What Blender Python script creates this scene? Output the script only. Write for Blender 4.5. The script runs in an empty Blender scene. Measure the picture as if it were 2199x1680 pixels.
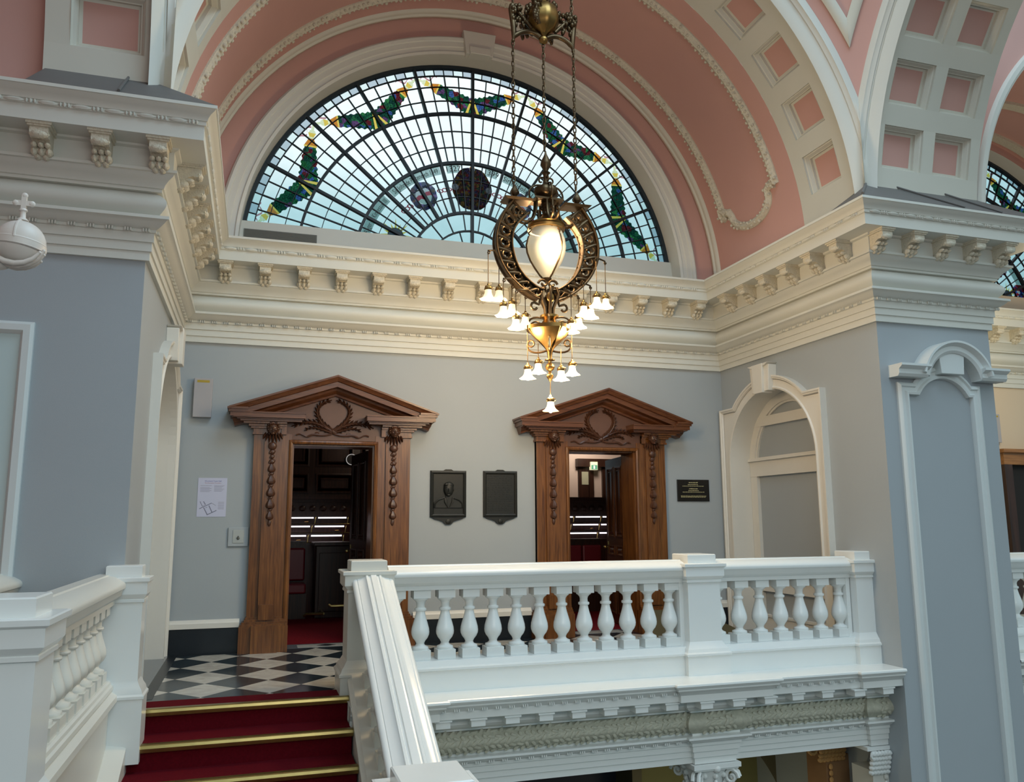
import bpy, math, random
from mathutils import Vector, Matrix
random.seed(7)
PI = math.pi
sin, cos, rad = math.sin, math.cos, math.radians
S = bpy.context.scene
COL = S.collection

# ------------------------------------------------------------------ camera
cam = bpy.data.cameras.new('camera'); camo = bpy.data.objects.new('camera', cam); COL.objects.link(camo)
_F, _yaw, _pitch, _roll = 1748.65, 0.3039, 0.1584, -0.0049
_f = Vector((sin(_yaw)*cos(_pitch), cos(_yaw)*cos(_pitch), sin(_pitch)))
_r0 = Vector((cos(_yaw), -sin(_yaw), 0)); _u0 = _r0.cross(_f)
_r = cos(_roll)*_r0 + sin(_roll)*_u0; _u = -sin(_roll)*_r0 + cos(_roll)*_u0
camo.matrix_world = Matrix(((_r.x, _u.x, -_f.x, 0.9992), (_r.y, _u.y, -_f.y, -10.7807), (_r.z, _u.z, -_f.z, 1.4534), (0, 0, 0, 1)))
cam.sensor_width = 36; cam.lens = _F*36/2199; cam.clip_start = .05; cam.clip_end = 200
S.camera = camo

# ------------------------------------------------------------------ world, view, big lights
S.view_settings.view_transform = 'Standard'; S.view_settings.look = 'None'
S.view_settings.gamma = 1; S.view_settings.use_curve_mapping = False
S.view_settings.exposure = 0.0
S.cycles.use_denoising = True
S.cycles.max_bounces = 6; S.cycles.diffuse_bounces = 3; S.cycles.glossy_bounces = 3
S.cycles.transparent_max_bounces = 12; S.cycles.sample_clamp_indirect = 4
S.cycles.caustics_reflective = False; S.cycles.caustics_refractive = False
W_ = bpy.data.worlds.new('daylight_sky'); S.world = W_; W_.use_nodes = True
nt = W_.node_tree; nt.nodes.clear()
_o = nt.nodes.new('ShaderNodeOutputWorld'); _b = nt.nodes.new('ShaderNodeBackground')
_tc = nt.nodes.new('ShaderNodeTexCoord'); _sp = nt.nodes.new('ShaderNodeSeparateXYZ'); _rp = nt.nodes.new('ShaderNodeValToRGB')
nt.links.new(_tc.outputs['Generated'], _sp.inputs[0]); nt.links.new(_sp.outputs['Z'], _rp.inputs[0])
nt.links.new(_rp.outputs[0], _b.inputs[0]); nt.links.new(_b.outputs[0], _o.inputs[0])
cr = _rp.color_ramp
cr.elements[0].position = 0.0; cr.elements[0].color = (.10, .125, .14, 1)
cr.elements[1].position = 1.0; cr.elements[1].color = (.50, .62, .70, 1)
for p, c in ((.02, (.16, .20, .22)), (.08, (.42, .56, .62)), (.28, (.36, .64, .70)), (.36, (.50, .78, .84)), (.42, (1.0, 1.15, 1.18)), (.50, (1.15, 1.25, 1.28)), (.62, (.62, .76, .84))):
    e = cr.elements.new(p); e.color = (*c, 1)
_b.inputs[1].default_value = 1.0

def area(name, loc, target, sx, sy, energy, color):
    l = bpy.data.lights.new(name, 'AREA'); l.shape = 'RECTANGLE'; l.size = sx; l.size_y = sy; l.energy = energy; l.color = color
    o = bpy.data.objects.new(name, l); COL.objects.link(o); o.location = loc
    o.rotation_euler = (Vector(target)-Vector(loc)).to_track_quat('-Z', 'Y').to_euler(); return o
def point(name, loc, energy, color, r=.05):
    l = bpy.data.lights.new(name, 'POINT'); l.energy = energy; l.color = color; l.shadow_soft_size = r
    o = bpy.data.objects.new(name, l); COL.objects.link(o); o.location = loc; return o
area('dome_skylight', (5.2, -7.6, 11.5), (4.2, -4.5, 0), 5, 5, 450, (.56, .81, 1.0))
area('vault_fill', (3.8, -12.5, 3.6), (4.0, -1.5, 7.6), 6, 2.0, 135, (1.0, .94, .88))  # added fill with no visible source, aimed up to brighten the vault

# ------------------------------------------------------------------ materials
MATS = {}
def mat(name, col, rough=.6, metal=0, noise=0, nscale=8, bump=0, bscale=60, emit=None, estr=0, spec=.5, coat=0):
    if name in MATS: return MATS[name]
    m = bpy.data.materials.new(name); m.use_nodes = True; n = m.node_tree; b = n.nodes['Principled BSDF']
    b.inputs['Base Color'].default_value = (*col, 1); b.inputs['Roughness'].default_value = rough
    b.inputs['Metallic'].default_value = metal; b.inputs['Specular IOR Level'].default_value = spec
    b.inputs['Coat Weight'].default_value = coat
    if noise:
        tc = n.nodes.new('ShaderNodeTexCoord'); t = n.nodes.new('ShaderNodeTexNoise'); t.inputs['Scale'].default_value = nscale; t.inputs['Detail'].default_value = 4
        mx = n.nodes.new('ShaderNodeMix'); mx.data_type = 'RGBA'
        mx.inputs[6].default_value = (*[c*(1-noise) for c in col], 1); mx.inputs[7].default_value = (*[min(1, c*(1+noise)) for c in col], 1)
        n.links.new(tc.outputs['Object'], t.inputs[0]); n.links.new(t.outputs[0], mx.inputs[0]); n.links.new(mx.outputs[2], b.inputs['Base Color'])
    if bump:
        tc = n.nodes.new('ShaderNodeTexCoord'); t = n.nodes.new('ShaderNodeTexNoise'); t.inputs['Scale'].default_value = bscale; t.inputs['Detail'].default_value = 3
        bp = n.nodes.new('ShaderNodeBump'); bp.inputs['Strength'].default_value = bump; bp.inputs['Distance'].default_value = .02
        n.links.new(tc.outputs['Object'], t.inputs[0]); n.links.new(t.outputs[0], bp.inputs['Height']); n.links.new(bp.outputs[0], b.inputs['Normal'])
    if emit: b.inputs['Emission Color'].default_value = (*emit, 1); b.inputs['Emission Strength'].default_value = estr
    MATS[name] = m; return m
def wood(name, dark, light, rough=.35, axis='Z', scale=3.0):
    if name in MATS: return MATS[name]
    m = bpy.data.materials.new(name); m.use_nodes = True; n = m.node_tree; b = n.nodes['Principled BSDF']
    tc = n.nodes.new('ShaderNodeTexCoord'); mp = n.nodes.new('ShaderNodeMapping'); t = n.nodes.new('ShaderNodeTexNoise')
    sc = {'Z': (14, 14, .8), 'X': (.8, 14, 14)}[axis]; mp.inputs['Scale'].default_value = sc
    t.inputs['Scale'].default_value = scale; t.inputs['Detail'].default_value = 5; t.inputs['Distortion'].default_value = .6
    r = n.nodes.new('ShaderNodeValToRGB'); r.color_ramp.elements[0].color = (*dark, 1); r.color_ramp.elements[1].color = (*light, 1)
    r.color_ramp.elements[0].position = .3; r.color_ramp.elements[1].position = .72
    n.links.new(tc.outputs['Object'], mp.inputs[0]); n.links.new(mp.outputs[0], t.inputs[0]); n.links.new(t.outputs[0], r.inputs[0]); n.links.new(r.outputs[0], b.inputs['Base Color'])
    b.inputs['Roughness'].default_value = rough; MATS[name] = m; return m
def glass(name, col, var=0, scale=30):
    if name in MATS: return MATS[name]
    m = bpy.data.materials.new(name); m.use_nodes = True; n = m.node_tree; n.nodes.clear()
    o = n.nodes.new('ShaderNodeOutputMaterial'); t = n.nodes.new('ShaderNodeBsdfTransparent'); g = n.nodes.new('ShaderNodeBsdfGlossy'); mx = n.nodes.new('ShaderNodeMixShader')
    t.inputs[0].default_value = (*col, 1); g.inputs['Roughness'].default_value = .15; g.inputs[0].default_value = (.5, .5, .5, 1); mx.inputs[0].default_value = .05
    if var:
        tc = n.nodes.new('ShaderNodeTexCoord'); no = n.nodes.new('ShaderNodeTexNoise'); no.inputs['Scale'].default_value = scale; no.inputs['Detail'].default_value = 6
        mc = n.nodes.new('ShaderNodeMix'); mc.data_type = 'RGBA'
        mc.inputs[6].default_value = (*[c*(1-var) for c in col], 1); mc.inputs[7].default_value = (*[min(1, c*(1+var)) for c in col], 1)
        n.links.new(tc.outputs['Object'], no.inputs[0]); n.links.new(no.outputs[0], mc.inputs[0]); n.links.new(mc.outputs[2], t.inputs[0])
    n.links.new(t.outputs[0], mx.inputs[1]); n.links.new(g.outputs[0], mx.inputs[2]); n.links.new(mx.outputs[0], o.inputs[0])
    MATS[name] = m; return m

WALL = mat('wall_paint', (.372, .408, .43), .6, noise=.03, nscale=1.5, bump=.05, bscale=150)
CREAM = mat('cream_plaster', (.67, .67, .61), .5, noise=.03, nscale=3)
VAULTC = mat('vault_cream', (.64, .63, .55), .6, noise=.03, nscale=3)
ORN = mat('ornament_cream', (.66, .61, .49), .65, noise=.18, nscale=40, bump=.6, bscale=60)
PINK = mat('pink_plaster', (.60, .345, .30), .7, noise=.04, nscale=2)
GLOSS = mat('white_gloss_paint', (.78, .80, .78), .22, noise=.02, nscale=4, spec=.5)
STRING = mat('cream_gloss_paint', (.68, .67, .61), .3, noise=.02, nscale=4)
NICHE = mat('white_trim_paint', (.72, .70, .64), .4, noise=.02)
LEAD = mat('grey_lead', (.14, .132, .125), .6, noise=.08)
BLACKSK = mat('black_marble', (.006, .010, .015), .35, noise=.3, nscale=6)
OAK = wood('polished_oak', (.085, .027, .007), (.235, .092, .024), .28)
OAKX = wood('polished_oak_rail', (.075, .023, .009), (.17, .062, .022), .30, 'X')
OAKC = mat('carved_oak', (.075, .030, .016), .35, noise=.35, nscale=20)
OAKP = mat('tympanum_oak', (.12, .055, .034), .4, noise=.15, nscale=8)
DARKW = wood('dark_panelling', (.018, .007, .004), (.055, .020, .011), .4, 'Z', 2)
CARPET = mat('red_carpet', (.10, .003, .008), .95, noise=.3, nscale=60, bump=.3, bscale=250, spec=.1)
DECKC = mat('chamber_carpet', (.17, .008, .014), .9, noise=.5, nscale=30, spec=.1)
BRASS = mat('worn_brass', (.42, .33, .13), .32, metal=1, noise=.2, nscale=12)
BRONZE = mat('dark_bronze', (.10, .064, .032), .38, metal=.85, noise=.45, nscale=16)
GILT = mat('polished_brass', (.30, .18, .06), .34, metal=1, noise=.25, nscale=14)
PLAQUE = mat('blackened_bronze', (.014, .015, .013), .45, metal=0, spec=.35, noise=.3, nscale=20)
IRON = mat('window_iron', (.008, .016, .024), .5)
LEATHER = mat('red_leather', (.19, .012, .022), .35)
BLACK = mat('black_plastic', (.012, .012, .014), .35)
MARBLE = mat('statue_marble', (.70, .65, .60), .45, noise=.08, nscale=10)
OLIVE = mat('olive_wall_paint', (.23, .21, .08), .7, noise=.05)
NAVY = mat('unlit_hall_dark', (.02, .02, .035), .7)  # near-black colour stands in for the unlit hall under the balcony
CREAMW = mat('warm_cream_paint', (.66, .54, .40), .7)

def floor_mat():
    m = bpy.data.materials.new('marble_checker_tiles'); m.use_nodes = True; n = m.node_tree; b = n.nodes['Principled BSDF']
    tc = n.nodes.new('ShaderNodeTexCoord'); sp = n.nodes.new('ShaderNodeSeparateXYZ'); n.links.new(tc.outputs['Object'], sp.inputs[0])
    def M_(op, a, bb):
        k = n.nodes.new('ShaderNodeMath'); k.operation = op
        for i, x in enumerate((a, bb)):
            if x is None: continue
            if isinstance(x, (int, float)): k.inputs[i].default_value = x
            else: n.links.new(x, k.inputs[i])
        return k.outputs[0]
    u = M_('DIVIDE', M_('SUBTRACT', sp.outputs[0], .607), .298); v = M_('DIVIDE', M_('ADD', sp.outputs[1], .66), .328)
    a = M_('DIVIDE', M_('ADD', u, v), 2.0); c = M_('DIVIDE', M_('SUBTRACT', u, v), 2.0)
    fa = M_('FLOOR', a, None); fc = M_('FLOOR', c, None)
    k = M_('PINGPONG', M_('ADD', fa, fc), 1.0)
    no = n.nodes.new('ShaderNodeTexNoise'); no.inputs['Scale'].default_value = 5; no.inputs['Detail'].default_value = 8; no.inputs['Distortion'].default_value = 1.5
    n.links.new(tc.outputs['Object'], no.inputs[0])
    def ramp(c0, c1):
        r = n.nodes.new('ShaderNodeValToRGB'); r.color_ramp.elements[0].color = (*c0, 1); r.color_ramp.elements[1].color = (*c1, 1)
        r.color_ramp.elements[0].position = .3; r.color_ramp.elements[1].position = .7; n.links.new(no.outputs[0], r.inputs[0]); return r.outputs[0]
    mx = n.nodes.new('ShaderNodeMix'); mx.data_type = 'RGBA'; n.links.new(k, mx.inputs[0])
    n.links.new(ramp((.46, .44, .39), (.62, .60, .54)), mx.inputs[7]); n.links.new(ramp((.006, .012, .018), (.02, .035, .045)), mx.inputs[6])
    n.links.new(mx.outputs[2], b.inputs['Base Color']); b.inputs['Roughness'].default_value = .16; b.inputs['Specular IOR Level'].default_value = .35
    return m
TILES = floor_mat()

# ------------------------------------------------------------------ mesh builder
ORG = {}
class MB:
    def __init__(s): s.v = []; s.f = []; s.m = []; s.k = 0
    def add(s, vs, fs, k=None):
        o = len(s.v); s.v += [tuple(p) for p in vs]; s.f += [tuple(i+o for i in f) for f in fs]; s.m += [s.k if k is None else k]*len(fs)
    def box(s, x0, x1, y0, y1, z0, z1, k=None):
        s.add([(x0, y0, z0), (x1, y0, z0), (x1, y1, z0), (x0, y1, z0), (x0, y0, z1), (x1, y0, z1), (x1, y1, z1), (x0, y1, z1)],
              [(0, 3, 2, 1), (4, 5, 6, 7), (0, 1, 5, 4), (1, 2, 6, 5), (2, 3, 7, 6), (3, 0, 4, 7)], k)
    def hexa(s, p, k=None):
        s.add(p, [(0, 3, 2, 1), (4, 5, 6, 7), (0, 1, 5, 4), (1, 2, 6, 5), (2, 3, 7, 6), (3, 0, 4, 7)], k)
    def grid(s, rows, closed=False, k=None):
        n = len(rows[0]); vs = [p for r in rows for p in r]; fs = []
        for i in range(len(rows)-1):
            for j in range(n if closed else n-1):
                a = i*n+j; b = i*n+(j+1) % n; fs.append((a, b, b+n, a+n))
        s.add(vs, fs, k)
    def prism(s, poly, f, h0, h1, k=None):
        n = len(poly); vs = [f(a, b, h0) for a, b in poly]+[f(a, b, h1) for a, b in poly]
        s.add(vs, [tuple(range(n))[::-1], tuple(range(n, 2*n))]+[(i, (i+1) % n, (i+1) % n+n, i+n) for i in range(n)], k)
    def lathe(s, prof, c, seg=20, k=None, sx=1, sy=1, lobe=None, T=None):
        rows = []
        for r, z in prof:
            row = []
            for i in range(seg):
                a = 2*PI*i/seg; rr = r*(1+(lobe(a, z) if lobe else 0)); p = Vector((rr*cos(a)*sx, rr*sin(a)*sy, z))
                if T: p = T @ p
                row.append((c[0]+p.x, c[1]+p.y, c[2]+p.z))
            rows.append(row)
        s.grid(rows, True, k)
    def ball(s, c, rx, ry=None, rz=None, seg=14, n=8, k=None, T=None):
        ry = ry or rx; rz = rz or rx
        s.lathe([(max(1e-4, sin(PI*i/n)), -cos(PI*i/n)*rz) for i in range(n+1)], c, seg, k, rx, ry, None, T)
    def tube(s, path, r, seg=8, k=None, flat=1, up=None):
        P = [Vector(p) for p in path]; rows = []; N = len(P)
        t0 = (P[1]-P[0]).normalized(); u = Vector(up) if up else (Vector((0, 0, 1)) if abs(t0.z) < .9 else Vector((0, 1, 0)))
        for i, p in enumerate(P):
            t = (P[min(i+1, N-1)]-P[max(i-1, 0)])
            t = t.normalized() if t.length > 1e-9 else t0
            a = t.cross(u)
            if a.length < 1e-4: a = t.cross(Vector((1, 0, 0)))
            a.normalize(); b = a.cross(t).normalized()
            if not up: u = b
            rr = r[i] if isinstance(r, (list, tuple)) else r
            rows.append([tuple(p+a*(rr*cos(2*PI*j/seg))*flat+b*(rr*sin(2*PI*j/seg))) for j in range(seg)])
        s.grid(rows, True, k); s.add(rows[0], [tuple(range(seg))[::-1]], k); s.add(rows[-1], [tuple(range(seg))], k)
    def stack(s, cx, cy, prof, k=None, x1=None, x0=None, hy=None):
        rows = []
        for h, z in prof:
            a, b = cx-h, cx+h
            if x1 is not None: b = min(b, x1)
            if x0 is not None: a = max(a, x0)
            y = h if hy is None else h*hy
            rows.append([(a, cy-y, z), (b, cy-y, z), (b, cy+y, z), (a, cy+y, z)])
        s.grid(rows, True, k); s.add(rows[0], [(3, 2, 1, 0)], k); s.add(rows[-1], [(0, 1, 2, 3)], k)
    def build(s, name, mats, parent=None, smooth=32, kind=None, bevel=0):
        me = bpy.data.meshes.new(name); og = ORG.get(parent.name, Vector((0, 0, 0))) if parent else Vector((0, 0, 0))
        me.from_pydata([(a-og.x, b-og.y, c-og.z) for a, b, c in s.v], [], s.f)
        mats = mats if isinstance(mats, (list, tuple)) else [mats]
        for m in mats: me.materials.append(m)
        me.polygons.foreach_set('material_index', s.m)
        if smooth:
            me.polygons.foreach_set('use_smooth', [True]*len(me.polygons)); me.set_sharp_from_angle(angle=rad(smooth))
        me.validate(); me.update()
        o = bpy.data.objects.new(name, me); COL.objects.link(o)
        if parent: o.parent = parent; ORG[o.name] = og
        else: ORG[o.name] = Vector((0, 0, 0))
        if kind: o['kind'] = kind
        if bevel:
            b = o.modifiers.new('bevel', 'BEVEL'); b.width = bevel; b.segments = 2; b.limit_method = 'ANGLE'
        return o
def struct(mb, name, mats, smooth=32, **k): return mb.build(name, mats, None, smooth, 'structure', **k)
def recentre(o, loc):
    "give a top-level mesh its origin at loc without moving it"
    loc = Vector(loc); o.data.transform(Matrix.Translation(-loc)); o.location = loc; ORG[o.name] = loc; return o
def thing(name, label, cat, loc, group=None):
    o = bpy.data.objects.new(name, None); COL.objects.link(o); o.location = loc; o.empty_display_size = .1
    o['label'] = label; o['category'] = cat; ORG[o.name] = Vector(loc)
    if group: o['group'] = group
    return o
def tag(o, label, cat, group=None):
    o['label'] = label; o['category'] = cat
    if group: o['group'] = group
    return o
def sweep(mb, path, prof, f, segs=None, closed=False, side=1, k=None, caps=False):
    "mitred sweep: path in (u,v), prof of (offset,height); f(u,v,h)->xyz. One block per path segment."
    n = len(path); P = [Vector(p) for p in path]; mit = []
    for i in range(n):
        a = P[i]-P[i-1] if (i > 0 or closed) else None; b = P[(i+1) % n]-P[i] if (i < n-1 or closed) else None
        def nn(d): d = d.normalized(); return Vector((-d.y, d.x))*side
        if a is None: m = nn(b)
        elif b is None: m = nn(a)
        else:
            na, nb = nn(a), nn(b); m = na+nb; m = m/(m.dot(na)) if m.length > 1e-6 else na
        mit.append(m)
    rng = range(n if closed else n-1) if segs is None else segs
    for i in rng:
        j = (i+1) % n; rows = []
        for q in (i, j): rows.append([f(P[q].x+mit[q].x*o, P[q].y+mit[q].y*o, h) for o, h in prof])
        mb.grid(rows, False, k)
        if caps:
            for q in ((i,) if i == rng[0] else ())+((j,) if i == rng[-1] else ()):
                r = [f(P[q].x+mit[q].x*o, P[q].y+mit[q].y*o, h) for o, h in prof]; mb.add(r, [tuple(range(len(r)))], k)
def arcpts(cx, cz, r, a0, a1, n): return [(cx+r*cos(rad(a0+(a1-a0)*i/n)), cz+r*sin(rad(a0+(a1-a0)*i/n))) for i in range(n+1)]
FY = lambda Y, s=-1: (lambda u, v, h: (u, Y+s*h, v))           # (x,z) plane, height towards the viewer
FX = lambda X, s=1: (lambda u, v, h: (X+s*h, u, v))            # (y,z) plane
FP = lambda u, v, h: (u, v, h)                                 # plan plane

W = 7.738; D = 3.32; XR = 9.38; ZC = 5.0; CX = 3.869; CY = -D-CX; ZF = -.10; R0 = 3.86

# ================================================================== FLOOR
m = MB(); m.box(-.02, W+.02, -2.92, .05, ZF-.2, ZF); fl = struct(m, 'floor', TILES, 0)
m = MB()
for a in (1.945, 5.698): m.box(a-.53, a+.53, .05, .40, ZF-.2, ZF+.0005)
for xa, xb in ((-.33, .0), (W, W+.33)): m.box(xa, xb, -2.2, -.24, ZF-.2, ZF+.001)
for a in (1.945, 5.698):
    m.k = 1; m.box(a-.36, a+.36, .10, .32, ZF, ZF+.003); m.k = 2
    for dx in (-.0,): m.prism([(a+dx-.12, .21), (a+dx, .13), (a+dx+.12, .21), (a+dx, .29)], FP, ZF+.003, ZF+.005)
    m.k = 0
m.build('threshold', [mat('grey_marble', (.12, .14, .16), .15, noise=.3), mat('white_marble', (.55, .54, .5), .15, noise=.1), BLACKSK], fl, 0)

m = MB(); z_ = ZF+.002
for xa, xb in ((.10, .20), (W-.20, W-.10)): m.box(xa, xb, -2.6, 0, ZF-.01, z_, 0)
m.box(.20, 1.40, -.14, 0, ZF-.01, z_, 0); m.box(2.49, 5.15, -.14, 0, ZF-.01, z_, 0); m.box(6.24, W-.2, -.14, 0, ZF-.01, z_, 0)
for xa, xb in ((0, .10), (W-.10, W)): m.box(xa, xb, -2.6, 0, ZF-.01, z_, 1)
m.build('border_tiles', [BLACKSK, MATS['grey_marble']], fl, 0)
# ================================================================== WALLS
DOORS = (1.945, 5.698); HW = .528; ZD = 2.45; TH = .36
m = MB()
xs = [0, DOORS[0]-HW, DOORS[0]+HW, DOORS[1]-HW, DOORS[1]+HW, W]
for a, b in ((0, 1), (2, 3), (4, 5)): m.box(xs[a], xs[b], 0, TH, ZF, 4.4)
for a, b in ((1, 2), (3, 4)): m.box(xs[a], xs[b], 0, TH, ZD, 4.4)
m.box(0, W, 0, TH, 4.4, 4.95)
struct(m, 'wall_back', WALL, 0)
# lunette wall above the cornice: apron, pink face, spandrels behind the vault
m = MB()
GY = .30; GR = 3.21; ZB = 5.45
m.k = 1; m.box(.1, W-.1, .22, TH, 4.95, ZB)      # apron under the glass
m.k = 0
out = arcpts(CX, ZC, 4.3, 0, 180, 64); inn = arcpts(CX, ZC, GR+.02, 0, 180, 64)
m.grid([[(x, 0, z) for x, z in inn], [(x, 0, z) for x, z in out]])
m.k = 1; m.grid([[(x, 0, z) for x, z in inn], [(x, TH+.05, z) for x, z in inn]])
struct(m, 'wall_lunette', [PINK, CREAM])
m = MB()   # cream archivolt round the window
sweep(m, arcpts(CX, ZC, GR+.02, 180, 0, 72), [(0, 0), (0, .04), (.04, .05), (.055, .03), (.11, .035), (.12, .05), (.19, .055), (.20, .075), (.24, .085), (.27, .06), (.275, 0)], FY(0), side=1)
t0 = struct(m, 'trim_1', CREAM)
m = MB()
m.prism([(CX-.20, ZC+GR+.0), (CX+.20, ZC+GR+.0), (CX+.25, ZC+GR+.36), (CX-.25, ZC+GR+.36)], FY(0), 0, .13)
m.prism([(CX-.15, ZC+GR-.01), (CX+.15, ZC+GR-.01), (CX+.16, ZC+GR+.10), (CX-.16, ZC+GR+.10)], FY(0), 0, .17)
m.build('keystone', CREAM, t0, bevel=.008)
for s in (-1, 1):
    pass
m = MB(); m.box(.705, 1.655, .205, .225, 5.215, 5.335)
for i in range(6): m.box(.72, 1.64, .20, .206, 5.225+i*.018, 5.232+i*.018)
tag(recentre(m.build('ventilation_grille', mat('grille_grey', (.15, .15, .13), .6)), (1.18, .215, 5.27)), 'long grey ventilation grille in the apron below the left end of the lunette window', 'vent')

# ---- arched niche walls (right wall X=W, left wall X=0)
NC = 1.22; NR = .97; NZ = 2.27; ND = .32
def niche_wall(name, X, s, trimname, door=False):
    # s=+1: wall body lies towards +X (right wall); coordinate q = distance from back wall, y=-q
    f = lambda q, z, h: (X-s*h, -q, z)       # h towards room
    m = MB()
    z0 = ZF if True else 0
    body = .45
    m.prism([(0, z0-4.5), (NC-NR, z0-4.5), (NC-NR, 4.9), (0, 4.9)], f, -body, 0)
    m.prism([(NC+NR, z0-4.5), (D, z0-4.5), (D, 4.9), (NC+NR, 4.9)], f, -body, 0)
    m.prism([(NC-NR, z0-4.5), (NC+NR, z0-4.5), (NC+NR, z0), (NC-NR, z0)], f, -body, 0)
    a = arcpts(NC, NZ, NR, 180, 0, 24)
    rows = [[f(q, z, 0) for q, z in a], [f(q, 4.9, 0) for q, z in a]]; m.grid(rows)
    # niche back and reveal
    loop = [(NC-NR+.003, z0)]+arcpts(NC, NZ, NR-.003, 180, 0, 24)+[(NC+NR-.003, z0)]
    m.k = 1; m.grid([[f(q, z, 0) for q, z in loop], [f(q, z, -ND) for q, z in loop]])
    m.k = 0; m.prism(loop, f, -body+.01, -ND)
    o = struct(m, name, [WALL, NICHE])
    # joinery in the niche
    m = MB()
    for q0, q1 in ((NC-NR+.008, NC-NR+.16), (NC+NR-.16, NC+NR-.008)): m.prism([(q0, z0), (q1, z0), (q1, NZ), (q0, NZ)], f, -ND, -ND+.05)
    ring = [(0, 0), (0, .05), (.13, .05), (.13, .03), (.16, .03), (.16, 0)]
    sweep(m, arcpts(NC, NZ, NR-.001, 180, 0, 28), ring, lambda q, z, h: f(q, z, -ND+h), side=-1)
    for za, zb, dep in ((2.08, 2.30, .054), (2.30, 2.335, .09), (2.335, 2.35, .07), (.45, .62, .054), (.62, .66, .08), (z0, .10, .062), (.10, .13, .08)):
        m.prism([(NC-NR+.006, za), (NC+NR-.006, za), (NC+NR-.006, zb), (NC-NR+.006, zb)], f, -ND, -ND+dep)
    zz = 2.80; hw = math.sqrt(NR*NR-(zz-NZ)**2)
    m.prism([(NC-hw, zz), (NC+hw, zz), (NC+hw-.11, zz+.14), (NC-hw+.11, zz+.14)], f, -ND, -ND+.056)
    m.build('panel_frame', NICHE, o)
    # surround with shoulders and keystone
    m = MB()
    Ro = 1.15; sh = 3.08; dq = math.sqrt(Ro*Ro-(sh-NZ)**2); aa = math.degrees(math.atan2(sh-NZ, dq))
    arc = arcpts(NC, NZ, Ro, 180-aa, aa, 20)
    inner = arcpts(NC, NZ, NR, 180, 0, 28)
    ql, qr = NC-1.17, NC+1.15
    for side in (0, 1):
        q0, q1 = (ql, NC-NR) if side == 0 else (NC+NR, qr)
        m.prism([(q0, z0), (q1, z0), (q1, NZ), (q0, NZ)], f, 0, .05)
    # head plate between inner arch and outer outline
    def outer(q):
        d = abs(q-NC)
        return NZ+math.sqrt(Ro*Ro-d*d) if d < dq else sh
    qs = sorted(set([ql, NC-dq, NC-dq-1e-4, NC+dq, NC+dq+1e-4, qr]+[p[0] for p in inner]+[p[0] for p in arc]))
    top = [(q, outer(q)) for q in qs]; bot = [(q, NZ+math.sqrt(max(0, NR*NR-(q-NC)**2)) if abs(q-NC) < NR else NZ) for q in qs]
    for h in (.05,): m.grid([[f(q, z, h) for q, z in bot], [f(q, z, h) for q, z in top]])
    edge = [(ql, z0), (ql, sh), (NC-dq, sh)]+arc[1:-1]+[(NC+dq, sh), (qr, sh), (qr, z0)]
    sweep(m, edge, [(.003, 0), (.003, .09), (-.02, .09), (-.03, .075), (-.045, .075), (-.055, .05), (-.06, .05)], f, side=1)
    edge2 = [(NC-NR+.004, z0)]+arcpts(NC, NZ, NR-.004, 180, 0, 28)+[(NC+NR-.004, z0)]
    sweep(m, edge2, [(0, -.02), (0, .065), (.02, .07), (.035, .05)], f, side=1)
    o2 = struct(m, trimname, NICHE)
    m = MB()
    for w0, w1, za, zb, h in ((.19, .225, 3.20, 3.56, .13), (.10, .125, 3.18, 3.585, .17), (.155, .24, 3.545, 3.585, .16)):
        m.prism([(NC-w0-.04, za), (NC+w0-.04, za), (NC+w1-.04, zb), (NC-w1-.04, zb)], f, 0, h)
    m.build('keystone', NICHE, o2, bevel=.006)
    return o
niche_wall('wall_right', W, 1, 'trim_2'); niche_wall('wall_left', 0, -1, 'trim_3')

# ---- pier faces towards the hall
m = MB(); m.box(W+.45, XR, -D, .0, -4.6, 4.95); pr = struct(m, 'wall_front_right', WALL, 0)
m = MB(); m.box(-3.6, -.45, -D, -D+.5, -4.6, 4.95); pl = struct(m, 'wall_front_left', WALL, 0)
m = MB(); m.box(-4.2, -3.6, -12, -D+.5, -4.6, 9); struct(m, 'wall_far_left', PINK, 0)

# pier panel with hood (right pier)
f = FY(-D)
m = MB()
xc = 8.585
ar = arcpts(xc, 2.72, .42, 158, 22, 18)
path = [(8.015, -4.5), (8.015, 2.93), (8.16, 2.93)]+[(x, z+.05) for x, z in ar]+[(9.02, 2.93), (9.155-.09, 2.93), (9.065, -4.5)]
path = [(8.015, -4.5), (8.015, 2.93), (8.195, 2.93), (8.195, 2.93)]
arc = arcpts(xc, 2.66, .47, 146, 34, 16)
path = [(8.015, -4.5), (8.015, 2.925)]+arc+[(9.155-.09, 2.925), (9.065, -4.5)]
sweep(m, path, [(.075, 0), (.075, .03), (.055, .045), (.035, .05), (.02, .03), (-.02, .03), (-.035, .055), (-.06, .05), (-.07, .02), (-.07, 0)], f, side=1)
m.build('panel_moulding', mat('pale_trim_paint', (.66, .70, .69), .4), pr)
m = MB()
hp = [(-.05, 0), (-.05, .14), (-.02, .16), (.03, .16), (.05, .19), (.065, .21), (.09, .21), (.09, 0)]
sweep(m, arcpts(8.68, 2.975, .43, 166, 14, 26), hp, f, side=1, caps=True)
for xa, xb in ((7.85, 8.27), (9.05, 9.42)): sweep(m, [(xa, 3.10), (xb, 3.10)], [(a, h*1.04) for a, h in hp], f, side=1, caps=True)
hd = m.build('hood_moulding', mat('pale_trim_paint', (.66, .70, .69), .4), pr)
m = MB(); m.prism([(8.49, 3.11), (8.82, 3.11), (8.84, 3.37), (8.47, 3.37)], f, 0, .13); m.build('keystone', MATS['pale_trim_paint'], hd, bevel=.006)
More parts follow.
